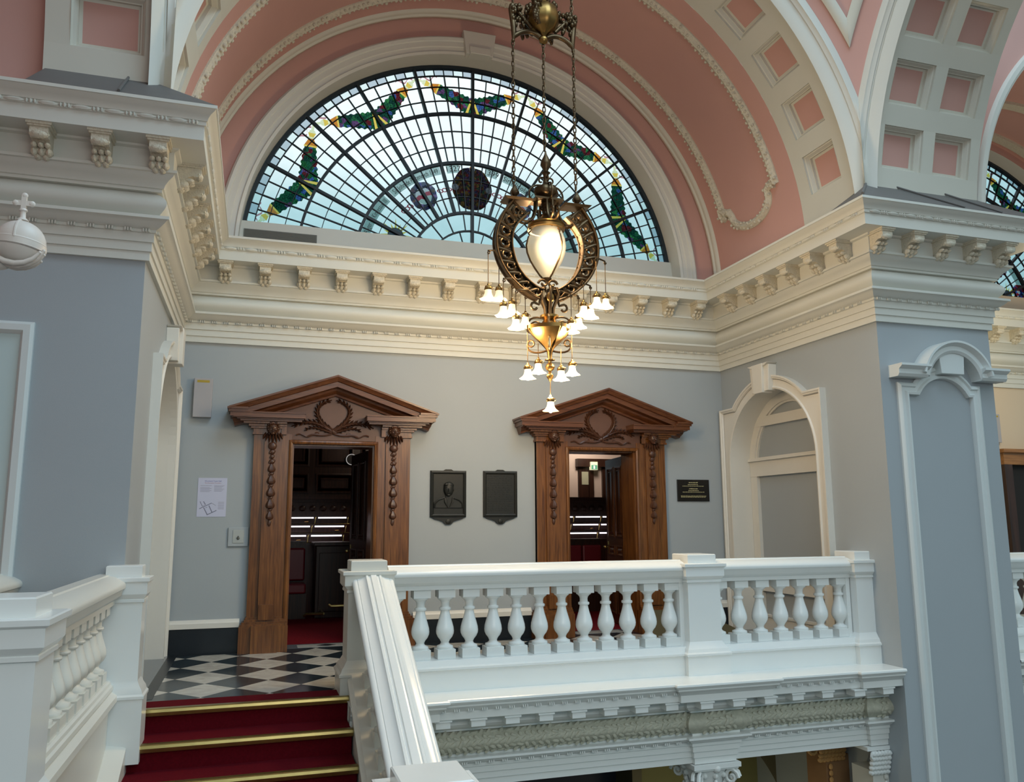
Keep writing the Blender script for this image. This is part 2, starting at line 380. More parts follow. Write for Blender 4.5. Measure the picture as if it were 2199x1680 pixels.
# left pier panel: frame and pale field
m = MB(); m.box(-3.3, -.86, -D-.006, -D, -.4, 3.03)
m.k = 1
sweep(m, [(-3.3, -.4), (-3.3, 3.05), (-.845, 3.05), (-.845, -.4)], [(.045, 0), (.045, .03), (.02, .05), (-.03, .05), (-.045, .03), (-.06, .0)], f, side=1)
m.build('panel_moulding', [mat('pale_teal_paint', (.52, .64, .64), .5), MATS['pale_trim_paint']], pl)

# ================================================================== ENTABLATURE
E_ = [(0, 3.70), (.035, 3.70), (.035, 3.775), (.05, 3.778), (.05, 3.855), (.065, 3.858), (.065, 3.935), (.08, 3.94), (.08, 3.965), (.095, 3.97), (.12, 3.985), (.15, 4.01), (.17, 4.03), (.19, 4.035), (.19, 4.062), (.07, 4.066)]
E_ += [(.065+.095*sin(PI*i/10), 4.066+.234*i/10) for i in range(1, 10)]
E_ += [(.065, 4.30), (.11, 4.302), (.11, 4.328), (.125, 4.332), (.135, 4.36), (.165, 4.395), (.20, 4.42), (.21, 4.44), (.235, 4.443), (.235, 4.468), (.20, 4.472), (.20, 4.645), (.235, 4.655), (.24, 4.672), (.45, 4.675),
       (.45, 4.80), (.465, 4.805), (.465, 4.838), (.475, 4.842), (.48, 4.865), (.50, 4.895), (.53, 4.915), (.54, 4.928), (.552, 4.93), (.552, 4.958), (.0, 4.965)]
PATH = [(-3.6, -D), (0, -D), (0, 0), (W, 0), (W, -D), (XR, -D), (XR, 0), (17.5, 0)]
TN = ['left_pier', 'left', 'back', 'right', 'right_pier', 'right_return', 'side_bay']
LEAD_H = 5.37
def modillion(mb, T):
    "console bracket, local: x across, y out from wall (0..), z"
    def b(x0, x1, y0, y1, z0, z1):
        mb.hexa([T(x0, y0, z0), T(x1, y0, z0), T(x1, y1, z0), T(x0, y1, z0), T(x0, y0, z1), T(x1, y0, z1), T(x1, y1, z1), T(x0, y1, z1)])
    b(-.095, .095, .19, .435, 4.655, 4.676); b(-.085, .085, .19, .42, 4.640, 4.656)
    side = [(.20, 4.64), (.20, 4.475), (.235, 4.468), (.27, 4.475), (.285, 4.495), (.27, 4.525), (.30, 4.55), (.335, 4.565), (.37, 4.56), (.395, 4.575), (.41, 4.60), (.405, 4.64)]
    n = len(side); vs = [T(-.068, y, z) for y, z in side]+[T(.068, y, z) for y, z in side]
    mb.add(vs, [tuple(range(n))[::-1], tuple(range(n, 2*n))]+[(i, (i+1) % n, (i+1) % n+n, i+n) for i in range(n)])
    def tb(c, rx, ry, rz):
        rows = []
        for i in range(7):
            ph = PI*i/6; rows.append([T(c[0]+rx*max(.01, sin(ph))*cos(2*PI*j/8), c[1]+ry*max(.01, sin(ph))*sin(2*PI*j/8), c[2]-rz*cos(ph)) for j in range(8)])
        mb.grid(rows, True)
    tb((0, .385, 4.585), .078, .035, .035)                              # front volute
    for sx in (-.055, 0, .055): tb((sx, .25, 4.485), .03, .055, .035); tb((sx*.9, .30, 4.525), .026, .05, .022)
    for sx in (-.03, .03): tb((sx, .225, 4.455), .03, .04, .028)
MODPOS = {0: [-.355-.475*i for i in range(0, 6)][::-1]+[.10-.0], 2: [CX+.478*(i-7) for i in range(15)], 4: [7.60+.447*i for i in range(5)]}
SIDEQ = [.62+.478*i for i in range(7)]
for i in range(7):
    (x0, y0), (x1, y1) = PATH[i], PATH[i+1]
    m = MB(); sweep(m, PATH, E_, FP, segs=[i], side=-1)
    o = struct(m, 'trim_%d' % (10+i), CREAM)
    d = Vector((x1-x0, y1-y0)); L = d.length; d.normalize(); nn = Vector((d.y, -d.x))
    def TR(q): return lambda x, y, z: (x0+d.x*(q+x)+nn.x*y, y0+d.y*(q+x)+nn.y*y, z)
    # which end mitres are concave (inside) or convex
    conc0 = i in (2, 3, 6) or i == 0; 
    if i == 0: qs = [3.6-.355-.45*j for j in range(7)]+[3.6+.09]
    elif i == 1: qs = [.15+.478*j for j in range(6)]
    elif i == 2: qs = [CX+.478*(j-7) for j in range(15)]
    elif i == 3: qs = [D-.15-.478*j for j in range(6)]
    elif i == 4: qs = [-.12+.447*j for j in range(5)]
    elif i == 5: qs = []
    else: qs = [.70+.478*j for j in range(13)]
    first = None
    for q in qs:
        if first is None:
            mm = MB(); modillion(mm, TR(q)); first = mm.build('modillion', ORN, o, 40); q0 = q
        else:
            c = first.copy(); COL.objects.link(c); c.parent = o; c.location = (d.x*(q-q0), d.y*(q-q0), 0)
    # bead and reel, and small dart row on the architrave
    mm = MB(); q = .55 if i in (2, 3, 6) else -.4
    q_end = L-.5 if i in (2, 1) else L+.4
    if i in (1,): q = -.4
    if i in (2,): q = .5
    if i == 3: q, q_end = .5, L+.42
    if i == 6: q, q_end = .5, 8
    if i == 5: q, q_end = 0, 0
    while q < q_end-.2:
        T = TR(q)
        def blob(c, hx, r, seg=6):
            rows = []
            for a in range(seg+1):
                ph = PI*a/seg; rows.append([T(c-hx*cos(ph), .468+r*max(.02, sin(ph))*cos(2*PI*j/6), 4.822+r*max(.02, sin(ph))*sin(2*PI*j/6)) for j in range(6)])
            mm.grid(rows, True)
        blob(.075, .075, .020); blob(.165, .012, .020, 4); blob(.195, .016, .022, 4); blob(.225, .012, .020, 4)
        q += .245
    q = .1 if i in (2, 3) else -.05
    while q < min(L, 8)+(.05 if i in (0, 4) else -.1) and i != 5:
        T = TR(q)
        for a in (0, .022, .044):
            mm.hexa([T(a, .08, 3.938), T(a+.012, .08, 3.938), T(a+.012, .103, 3.938), T(a, .103, 3.938), T(a, .08, 3.966), T(a+.012, .08, 3.966), T(a+.012, .103, 3.966), T(a, .103, 3.966)])
        q += .145
    if mm.v: mm.build('bead_moulding', CREAM, o, 50)
# lead weatherings above the cornice on the piers
m = MB()
zt = LEAD_H
m.grid([[(-.90, -D-.54, 4.965), (.54, -D-.54, 4.965)], [(-.90, -D, zt), (0, -D, zt)]])
m.grid([[(.54, -D-.54, 4.965), (.54, -2.2, 4.965)], [(0, -D, zt), (0, -2.2, 5.2)]])
m.grid([[(W-.54, -D-.54, 4.965), (W-.54, -2.2, 4.965)], [(W, -D, zt), (W, -2.2, 5.2)]])
m.grid([[(W-.54, -D-.54, 4.965), (XR+.54, -D-.54, 4.965)], [(W, -D, zt), (XR, -D, zt)]])
m.grid([[(XR+.54, -D-.54, 4.965), (XR+.54, 0, 4.965)], [(XR, -D, zt), (XR, 0, zt)]])
for a, b in ((-.22, -.24), (8.45, 8.28), (9.0, 9.0)):
    for xa, xb in ((a, b),): m.tube([(xa+.18*(1 if a > 1 else 0), -D-.53, 4.985), (xb-.1*(1 if a > 1 else 0), -D-.01, zt+.015)], .012, 6)
m.tube([(W-.53, -D-.53, 4.985), (W, -D, zt+.01)], .016, 6)
struct(m, 'trim_20', LEAD, 0)

# ================================================================== VAULTS AND ARCHES
m = MB()
N = 90
def cyl_y(th, y, r): return (CX+r*cos(th), y, ZC+r*sin(th))
for y0, y1 in ((-2.199, .02),):
    m.grid([[cyl_y(PI*i/N, y0, R0) for i in range(N+1)], [cyl_y(PI*i/N, y1, R0) for i in range(N+1)]])
ce = struct(m, 'ceiling', PINK)
def archrow(y, h, R=R0): return
# plain roll moulding beside the lunette
def rib(mb, prof, R, a0=0, a1=180, n=72, k=None):
    "prof (y, inward height)"
    for i in range(n):
        r_ = []
        for a in (a0+(a1-a0)*i/n, a0+(a1-a0)*(i+1)/n):
            r_.append([(CX+(R-h)*cos(rad(a)), y, ZC+(R-h)*sin(rad(a))) for y, h in prof])
        mb.grid(r_, False, k)
m = MB(); rib(m, [(-.01, 0), (-.01, .03), (-.03, .055), (-.07, .06), (-.09, .035), (-.13, .04), (-.155, .03), (-.17, 0)], R0)
m.build('roll_moulding', VAULTC, ce, 50)
# ornamented panel frame with scrolled lower corners, one each side and up over the crown
def orn_path(sgn):
    # list of (y, theta deg) for the right half, theta from the corner up to 90
    p = [(-.52, 90-74*i/26) for i in range(27)]
    p += [(-.545, 16.2)]
    return p
def on_v(y, th, h=0): return Vector((CX+(R0-h)*cos(rad(th)), y, ZC+(R0-h)*sin(rad(th))))
def orn_band(mb, pts, hw=.062, h=.05):
    "raised band following points (y,theta deg) on the vault"
    P = [on_v(y, t) for y, t in pts]; rows = []
    for i, p in enumerate(P):
        t = (P[min(i+1, len(P)-1)]-P[max(i-1, 0)]).normalized()
        nrm = Vector((CX-p.x, 0, ZC-p.z)).normalized(); sd = t.cross(nrm).normalized()
        rows.append([tuple(p+sd*a*hw+nrm*b) for a, b in ((-1, 0), (-1, .02), (-.75, .03), (-.6, h), (0, h*1.35), (.6, h), (.75, .03), (1, .02), (1, 0))])
    mb.grid(rows); 
    for r in (rows[0], rows[-1]): mb.add(r, [tuple(range(9))])
    # leaf knobs
    acc = 0
    for i in range(1, len(P)):
        acc += (P[i]-P[i-1]).length
        if acc > .055:
            acc = 0; p = P[i]; nrm = Vector((CX-p.x, 0, ZC-p.z)).normalized(); t = (P[i]-P[i-1]).normalized(); sd = t.cross(nrm)
            for s_ in (-1, 1):
                c = p+sd*hw*s_*(.2+.7*random.random())+nrm*(h*1.05); mb.ball(tuple(c), .016+.010*random.random(), seg=6, n=4)
for sg in (1, -1):
    m = MB()
    A = lambda t: t if sg == 1 else 180-t
    orn_band(m, [(-.52, A(90-73.5*i/70)) for i in range(71)])
    orn_band(m, [(-1.82, A(90-75.3*i/70)) for i in range(71)])
    c = [(-.54, 15.9), (-.60, 14.6), (-.68, 13.9)]
    arc_ = [(-1.17-.43*cos(PI*i/16)*-1*-1, 13.4-3.6*sin(PI*i/16)) for i in range(17)]
    arc_ = [(-1.17+.45*cos(PI*i/16), 13.6-3.7*sin(PI*i/16)) for i in range(17)]
    orn_band(m, [(y, A(t)) for y, t in [(-.50, 16.3), (-.60, 15.2), (-.68, 15.0)]+arc_+[(-1.62, 14.8), (-1.70, 15.3), (-1.80, 15.0)]], .06)
    orn_band(m, [(y, A(t)) for y, t in [(-.48, 16.6), (-.47, 14.9), (-.52, 14.2), (-.60, 14.6)]], .05)
    m.build('plaster_ornament', ORN, ce, 50)

def coffer_band(mb, P, t_edges, s_cols, t0, t1, seams=3):
    """P(theta_deg, s, h) -> point; h is depth into the surface. t_edges: list of (ta,tb) of coffers, s_cols: list of (sa,sb); mb.k 0 frame, 1 field"""
    smin, smax = s_cols[0], s_cols[-1]
    cols = s_cols[1:-1]
    allt = sorted([t0, t1]+[x for e in t_edges for x in e])
    alls = sorted([smin, smax]+[x for e in cols for x in e])
    cof = {(e[0], c[0]) for e in t_edges for c in cols}
    for a in range(len(allt)-1):
        for b in range(len(alls)-1):
            ta, tb, sa, sb = allt[a], allt[a+1], alls[b], alls[b+1]
            if (ta, sa) in cof:
                dt = math.degrees(.035/R0)*1.0; ds = .035
                lv = [(0, 0), (0, .03), (.4, .035), (1.0, .075), (1.3, .075), (1.3, .115), (2.1, .12)]
                rows = []
                for ins, h in lv:
                    t_, u_, s_, v_ = ta+dt*ins, tb-dt*ins, sa+ds*ins, sb-ds*ins
                    rows.append([P(t_, s_, h), P(u_, s_, h), P(u_, v_, h), P(t_, v_, h)])
                mb.grid(rows, True, 0); mb.add(rows[-1], [(0, 1, 2, 3)], 1)
            else:
                n = max(1, int(round((tb-ta)/3.0)))
                mb.grid([[P(ta+(tb-ta)*i/n, s, 0) for s in (sa, sb)] for i in range(n+1)], False, 0)
PITCH = 11.07
TE = [(12.55+PITCH*i-3.75, 12.55+PITCH*i+3.75) for i in range(15)]
m = MB(); coffer_band(m, lambda t, s, h: (CX+(R0+h)*cos(rad(t)), s, ZC+(R0+h)*sin(rad(t))), TE, [-3.25, (-2.99, -2.42), -2.20], 0, 180)
m.grid([[(CX+(R0+o)*cos(rad(180*i/90)), -2.20, ZC+(R0+o)*sin(rad(180*i/90))) for o in (0, .14)] for i in range(91)], False, 0)
struct(m, 'ceiling_front_arch', [VAULTC, PINK])
PR = lambda t, s, h: (s, CY+(R0+.01+h)*cos(rad(t)), ZC+(R0+.01+h)*sin(rad(t)))
m = MB(); coffer_band(m, PR, TE, [W-.04, (7.95, 8.52), (8.70, 9.25), XR+.02], 0, 180); struct(m, 'ceiling_right_arch', [VAULTC, PINK])
m = MB(); coffer_band(m, PR, TE, [-.92, (-.72, -.12), .04], 0, 180)
m.grid([[PR(3*i, -.92, h) for h in (0, .16)] for i in range(61)], False, 0)
m.k = 1; m.grid([[PR(3*i, s, .12) for s in (-3.7, -.92)] for i in range(61)])
struct(m, 'ceiling_left_arch', [VAULTC, PINK])
# pendentives: patches of a sphere between the arches
RS = R0*math.sqrt(2)+.012; HD = R0
def pend(mb, sx, sy, k=0):
    rows = []; n = 26
    for i in range(n+1):
        h = (HD-.02)*i/n; r = math.sqrt(RS*RS-h*h); ph0 = math.acos(min(1, HD/r))
        rows.append([(CX+sx*r*cos(ph0+(PI/2-2*ph0)*j/20), CY+sy*r*sin(ph0+(PI/2-2*ph0)*j/20), ZC+h) for j in range(21)])
    mb.grid(rows, False, k)
m = MB()
for sx, sy in ((1, 1), (-1, 1), (1, -1), (-1, -1)): pend(m, sx, sy)
pn = struct(m, 'ceiling_pendentives', PINK)
def sph_band(mb, deltas, axis, sgn, n=80, a0=2, a1=178):
    "archivolt strips on the sphere parallel to an arch. deltas: (distance inside the arch plane, raise)"
    rows = []
    for i in range(n+1):
        a = rad(a0+(a1-a0)*i/n); row = []
        for dl, h in deltas:
            R = RS-h; dd = HD-dl
            rr = math.sqrt(R*R-dd*dd); q_ = rr*cos(a); q_ = max(-dd, min(dd, q_)); row.append((CX+q_, CY+sgn*dd, ZC+rr*sin(a)) if axis == 'y' else (CX+sgn*dd, CY+q_, ZC+rr*sin(a)))
        rows.append(row)
    mb.grid(rows)
m = MB()
AP = [(-.07, .0), (-.07, .03), (.0, .035), (.01, .02), (.045, .022), (.05, .035), (.085, .04), (.10, .05), (.115, .03), (.118, -.01)]
sph_band(m, AP, 'y', 1, a0=0, a1=180); sph_band(m, AP, 'x', 1, a0=0, a1=180); sph_band(m, AP, 'x', -1, a0=0, a1=180)
struct(m, 'trim_21', CREAM, 50)
# cream triangular frames on the pendentives
def pend_frame(mb, sx):
    def pt(da, db, h):
        # point with distances da from right/left arch plane, db from the front arch plane
        x = HD-da; y = HD-db; z2 = RS*RS-x*x-y*y
        return None if z2 < 0 else Vector((CX+sx*x, CY+y, ZC+math.sqrt(z2)))
    def line(f_):
        rows = []
        for i in range(31):
            s_ = i/30; r = []
            for off, h in ((0, 0), (0, .03), (.02, .05), (.07, .05), (.09, .03), (.09, 0)):
                a, b = f_(s_, off); p = pt(a, b, 0)
                if p is None: return rows
                nrm = (Vector((CX, CY, ZC))-p).normalized(); r.append(tuple(p+nrm*h))
            rows.append(r)
        return rows
    L1 = line(lambda s_, o: (.27+o+1.1*s_, .215+o)); L2 = line(lambda s_, o: (.27+o, .215+o+1.1*s_))
    for L in (L1, L2):
        if len(L) > 1: mb.grid(L)
m = MB(); pend_frame(m, 1); pend_frame(m, -1)
m.build('panel_frame', VAULTC, pn, 50)
# vault of the side bay on the right
CX2 = 12.86; R2 = 3.355
m = MB()
m.grid([[(CX2+R2*cos(rad(3*i)), y, ZC+R2*sin(rad(3*i))) for y in (-D, .02)] for i in range(61)], False, 0)
for y in (-.12, -1.0, -2.3):
    m.grid([[(CX2+(R2-h)*cos(rad(3*i)), y-w, ZC+(R2-h)*sin(rad(3*i))) for w, h in ((0, 0), (0, .05), (.16, .05), (.16, 0))] for i in range(61)], False, 1)
m.grid([[(CX2+(R2+o)*cos(rad(3*i)), -D-h, ZC+(R2+o)*sin(rad(3*i))) for o, h in ((0, 0), (0, .03), (.03, .04), (.04, .06), (.10, .06), (.115, .03), (.12, 0))] for i in range(61)], False, 2)
struct(m, 'ceiling_side_bay', [PINK, ORN, CREAM])
# wall above the right pier between the arches (outer side)
m = MB()
a = arcpts(CX2, ZC, R2+.11, 180, 90, 20)
m.grid([[(x, -D+.0, z) for x, z in a], [(XR-.02, -D+.0, z) for x, z in a]])
struct(m, 'wall_side_bay_spandrel', PINK)

# ================================================================== STAINED GLASS LUNETTES
G0 = glass('pale_seedy_glass', (.90, .95, .95), .10, 5)
GB1 = glass('border_grey_glass', (.50, .56, .62)); GB2 = glass('border_white_glass', (.80, .88, .88)); GSQ = [GB1, GB2]
GC = dict(green=glass('green_glass', (.015, .085, .035), .8, 45), leaf=glass('bright_green_glass', (.04, .20, .05), .5, 30), yellow=glass('yellow_glass', (.72, .52, .10), .3, 50), cream=glass('cream_glass', (.72, .75, .50), .3, 50),
          orange=glass('orange_glass', (.55, .20, .03), .5, 40), red=glass('ruby_glass', (.26, .02, .04), .4, 40), blue=glass('blue_glass', (.10, .18, .60), .4, 50), navy=glass('navy_glass', (.012, .018, .05), .5, 30),
          purple=glass('purple_glass', (.14, .08, .20), .5, 50), brown=glass('umber_glass', (.05, .035, .02), .7, 30), band=glass('banner_glass', (.27, .36, .34), .2, 20), white=glass('white_glass', (.36, .38, .40), .2, 30),
          grey=glass('slate_glass', (.05, .06, .075), .3, 20), pinkish=glass('pink_glass', (.5, .25, .28), .4, 40))
GREENM = [(.008, .045, .03), (.012, .075, .04), (.03, .16, .05), (.008, .05, .03), (.014, .085, .03), (.10, .015, .02), (.01, .06, .035), (.04, .09, .26), (.02, .11, .05), (.10, .05, .13), (.008, .04, .03)]
def _late():
    GC['green'] = mosaic('fruit_swag_glass', GREENM, 14)
    GC['mosaic'] = mosaic('armorial_mosaic_glass', [(.02, .012, .010), (.04, .022, .012), (.014, .022, .014), (.022, .012, .025), (.06, .035, .012), (.012, .010, .014), (.05, .010, .010), (.018, .014, .03)], 30)
    GC['rose'] = mosaic('rosette_glass', [(.35, .02, .03), (.5, .5, .5), (.05, .08, .4), (.4, .03, .04), (.03, .03, .12)], 22)
GK = list(GC)+['mosaic', 'rose']; gi = lambda k: GK.index(k)
def mosaic(name, cols, scale):
    m = bpy.data.materials.new(name); m.use_nodes = True; n = m.node_tree; n.nodes.clear()
    o = n.nodes.new('ShaderNodeOutputMaterial'); t = n.nodes.new('ShaderNodeBsdfTransparent'); tc = n.nodes.new('ShaderNodeTexCoord'); v = n.nodes.new('ShaderNodeTexVoronoi'); v.inputs['Scale'].default_value = scale
    sp = n.nodes.new('ShaderNodeSeparateColor'); r = n.nodes.new('ShaderNodeValToRGB'); r.color_ramp.interpolation = 'CONSTANT'; r.color_ramp.elements.remove(r.color_ramp.elements[0])
    no = n.nodes.new('ShaderNodeTexNoise'); no.inputs['Scale'].default_value = 60; mx = n.nodes.new('ShaderNodeMix'); mx.data_type = 'RGBA'; mx.blend_type = 'MULTIPLY'; mx.inputs[0].default_value = 1
    r.color_ramp.elements[0].position = 0; r.color_ramp.elements[0].color = (*cols[0], 1)
    for i, c in enumerate(cols[1:]): e = r.color_ramp.elements.new((i+1)/len(cols)); e.color = (*c, 1)
    r2 = n.nodes.new('ShaderNodeValToRGB'); r2.color_ramp.elements[0].color = (.35, .35, .35, 1); r2.color_ramp.elements[1].color = (1.3, 1.3, 1.3, 1); r2.color_ramp.elements[0].position = .35; r2.color_ramp.elements[1].position = .65
    L = n.links.new; L(tc.outputs['Object'], v.inputs[0]); L(v.outputs['Color'], sp.inputs[0]); L(sp.outputs[0], r.inputs[0]); L(tc.outputs['Object'], no.inputs[0]); L(no.outputs[0], r2.inputs[0])
    L(r.outputs[0], mx.inputs[6]); L(r2.outputs[0], mx.inputs[7]); L(mx.outputs[2], t.inputs[0]); L(t.outputs[0], o.inputs[0]); return m
def text_mesh(s, size):
    c = bpy.data.curves.new('lettering', 'FONT'); c.body = s; c.size = size; c.align_x = 'CENTER'; c.resolution_u = 2
    o = bpy.data.objects.new('lettering', c); COL.objects.link(o)
    dg = bpy.context.evaluated_depsgraph_get(); me = bpy.data.meshes.new_from_object(o.evaluated_get(dg))
    v = [tuple(p.co) for p in me.vertices]; fc = [tuple(p.vertices) for p in me.polygons]
    bpy.data.objects.remove(o); bpy.data.curves.remove(c); bpy.data.meshes.remove(me); return v, fc
_late(); GM = [GC[k] for k in GK]
def lunette(idx, cx, cz, Y, R, zb, writing):
    H = zb-cz; SEC = 180/11.0
    f = FY(Y)
    P = lambda th, r: (cx+r*cos(rad(th)), cz+r*sin(rad(th)))
    def clipline(th, ra, rb):
        s_ = sin(rad(th))
        if s_ <= 0: return None
        ra = max(ra, H/s_); return (ra, rb) if ra < rb-.01 else None
    m = MB()
    def radial(th, ra, rb, w, dep):
        c = clipline(th, ra, rb)
        if not c: return
        a, b = P(th, c[0]), P(th, c[1]); nx, nz = -sin(rad(th))*w/2, cos(rad(th))*w/2
        m.prism([(a[0]-nx, a[1]-nz), (b[0]-nx, b[1]-nz), (b[0]+nx, b[1]+nz), (a[0]+nx, a[1]+nz)], f, -.02, dep)
    def ring(r, w, dep):
        t0 = math.degrees(math.asin(min(1, H/r)))
        if r < H: return
        sweep(m, arcpts(cx, cz, r, t0, 180-t0, max(12, int(r*20))), [(-w/2, -.02), (-w/2, dep), (w/2, dep), (w/2, -.02)], f)
    ring(R-.012, .05, .045); ring(2.47, .036, .04); ring(1.70, .042, .04); ring(.93, .036, .04); ring(.655, .022, .02)
    for r in (3.075,): ring(r, .013, .012)
    for r in (2.90, 2.68, 2.20, 1.95, 1.44, 1.18): ring(r, .010, .01)
    for k in range(-5, 6): radial(90+SEC*k, .0 if k == 0 else .93, R, .036 if k else .04, .05)
    for k in range(-5, 7):
        b = 90+SEC*(k-.5)
        for q in (-.25, 0, .25): radial(b+SEC*q, 1.70, 3.075, .012 if q else .016, .015)
        for q in (-.167, .167): radial(b+SEC*q, .93, 1.70, .012, .012)
        if k % 2: radial(b+SEC*.5, .3, .655, .012, .012)
        radial(b, .655, .93, .012, .012)
        for q in range(1, 6): radial(90+SEC*(k-1+q/6), 3.075, R, .010, .012)
    t0 = math.degrees(math.asin(H/(R-.02)))
    x0 = math.sqrt(R*R-H*H); m.prism([(cx-x0, zb-.01), (cx+x0, zb-.01), (cx+x0, zb+.012), (cx-x0, zb+.012)], f, -.02, .045)
    win = struct(m, 'window_%d' % idx, IRON, 40)
    m = MB(); a = arcpts(cx, cz, R, t0, 180-t0, 60); m.add([f(x, z, -.012) for x, z in a], [tuple(range(len(a)))]); m.build('window_pane', G0, win, 0)
    m = MB()
    for k in range(-5, 7):
        for q in range(6):
            ta, tb = 90+SEC*(k-1+q/6), 90+SEC*(k-1+(q+1)/6)
            if sin(rad((ta+tb)/2))*3.1 < H+.06 or ta < 3 or tb > 177: continue
            m.k = (q*7+k*3) % 5 < 2 and 1 or 0
            c = [P(ta, 3.075), P(tb, 3.075), P(tb, R), P(ta, R)]; m.add([f(x, z, -.006) for x, z in c], [(0, 1, 2, 3)])
    m.build('border_glass', GSQ, win, 0)
    # fruit and leaf swags
    for c0 in (-4, -2, 0, 2, 4):
        m = MB(); cth = 90+SEC*c0
        def cl(t):
            th = cth-SEC*t; r = 2.60+.45*abs(t)**1.25; return Vector(P(th, r))
        def seg(ta, tb, wa, wb, key, n=1, wav=0):
            rows = []
            for i in range(n+1):
                t = ta+(tb-ta)*i/n; w = wa+(wb-wa)*i/n; w *= 1+wav*sin(t*67)
                p = cl(t); d = (cl(t+.01)-cl(t-.01)).normalized(); nn_ = Vector((-d.y, d.x)); rows.append([f(*(p+nn_*w), .004), f(*(p-nn_*w*(1-wav*.3)), .004)])
            m.grid(rows, False, gi(key))
        def spot(t, off, rx, key, lift=.006, ry=None):
            p = cl(t); d = (cl(t+.01)-cl(t-.01)).normalized(); nn_ = Vector((-d.y, d.x)); p = p+nn_*off; ry = ry or rx
            m.add([f(*(p+d*rx*cos(PI*j/4)+nn_*ry*sin(PI*j/4)), lift) for j in range(8)], [tuple(range(8))], gi(key))
        for s_ in (-1, 1):
            g = lambda *a: seg(s_*a[0], s_*a[1], a[2], a[3], a[4], *a[5:])
            g(.98, .90, .018, .02, 'cream', 2); g(.90, .86, .035, .05, 'cream'); g(.86, .80, .055, .03, 'yellow', 2); g(.80, .775, .05, .05, 'cream')
            g(.775, .67, .035, .085, 'orange', 3); g(.67, .645, .09, .09, 'yellow'); g(.645, .12, .085, .135, 'green', 22, .10); g(.12, .085, .135, .14, 'green', 2); g(.085, .04, .14, .14, 'yellow', 2); g(.04, 0, .13, .13, 'green')
            # little ribbon
            pr = None; rows = []
            for i in range(9):
                u = i/8; q = cl(s_*.93)+Vector((0, 0)); e = Vector(P(cth-SEC*s_*(.93-.30*u), 3.04+.035*sin(u*9)))
                rows.append([f(e.x, e.y-.014, .003), f(e.x, e.y+.014, .003)])
            m.grid(rows, False, gi('pinkish'))
        m.build('glass_swag', GM, win, 0)
    # banner, medallions, suns
    m = MB()
    def arcseg(ta, tb, ra, rb, key, h=.003, n=10, mm=None):
        (mm or m).grid([[f(*P(ta+(tb-ta)*i/n, r), h) for r in (ra, rb)] for i in range(n+1)], False, gi(key))
    for ta, tb in ((164, 141), (137.5, 107.5), (104, 97), (83, 76), (72.5, 42.5), (39, 16.5)): arcseg(ta, tb, 1.55, 1.675, 'band')
    m.build('banner_glass', GM, win, 0)
    for th, r_, rx, sty in ((123, 1.33, .20, 'a'), (90, 1.31, .30, 'b'), (57, 1.33, .20, 'a')) if writing else ((44, 1.46, .15, 'c'), (22, 1.52, .15, 'c'), (90, 1.31, .3, 'b')):
        m = MB(); c = P(th, r_)
        def disc(px, pz, ra, key, h, wavy=0, n=28, rz=None):
            m.add([f(px+ra*(1+wavy*cos(j*PI*6/n*2))*cos(2*PI*j/n), pz+(rz or ra)*(1+wavy*cos(j*PI*6/n*2))*sin(2*PI*j/n), h) for j in range(n)], [tuple(range(n))], gi(key))
        def tpoly(pts, key, h): m.add([f(c[0]+x*cos(rad(th-90))-y*sin(rad(th-90)), c[1]+x*sin(rad(th-90))+y*cos(rad(th-90)), h) for x, y in pts], [tuple(range(len(pts)))], gi(key))
        if sty == 'c': disc(c[0], c[1], rx, 'rose', .004, .06)
        elif sty == 'a':
            for j in range(28):
                a, b = 2*PI*j/28, 2*PI*(j+1)/28; w = lambda q: 1+.03*cos(q*9)
                m.add([f(c[0]+rr*cos(q), c[1]+1.08*rr*sin(q), .004) for rr, q in ((rx*.60, a), (rx*w(a), a), (rx*w(b), b), (rx*.60, b))], [(0, 1, 2, 3)], gi('navy' if j % 4 else 'purple'))
            tpoly([(-.12, .13), (.12, .13), (.13, .02), (.06, .04), (0, .01), (-.06, .04), (-.13, .02)], 'white', .004)
            tpoly([(-.13, .02), (-.06, .04), (0, .01), (.06, .04), (.13, .02), (.12, -.04), (.05, -.02), (0, -.07), (-.05, -.02), (-.12, -.04)], 'red', .004)
            tpoly([(-.12, -.04), (-.05, -.02), (0, -.07), (.05, -.02), (.12, -.04), (.07, -.11), (0, -.135), (-.07, -.11)], 'band', .004)
            for q in range(8): disc(c[0]+rx*.86*cos(q*PI/4+.4), c[1]+rx*.92*sin(q*PI/4+.4), .03, 'red' if q % 2 else 'blue', .006)
            for q in (-1, 1): tpoly([(q*.17-.03, .0), (q*.17, .03), (q*.17+.03, 0), (q*.17, -.03)], 'yellow', .008)
        else:
            disc(c[0], c[1], rx, 'mosaic', .004, .025, rz=.335)
            for q in (-1, 1): disc(c[0]+q*rx*.85, c[1], .05, 'red', .008); disc(c[0]+q*rx*.85, c[1], .022, 'white', .009)
            disc(c[0], c[1]+.31, .045, 'orange', .008)
        m.build('glass_medallion', GM, win, 0)
    # ruby chain between them
    m = MB()
    for ta, tb in ((141, 133), (113, 104), (76, 67), (47, 39)):
        for i in range(3):
            t = ta+(tb-ta)*(i+.5)/3; c = P(t, 1.31); n = 12
            for j in range(n):
                a, b = 2*PI*j/n, 2*PI*(j+1)/n; e = (1.5, .9) if i % 2 == 0 else (1.2, 1.0)
                m.add([f(c[0]+q*.034*e[0]*cos(a_), c[1]+q*.034*e[1]*sin(a_), .005) for q, a_ in ((.6, a), (1, a), (1, b), (.6, b))], [(0, 1, 2, 3)], gi('red'))
    m.build('glass_chain', GM, win, 0)
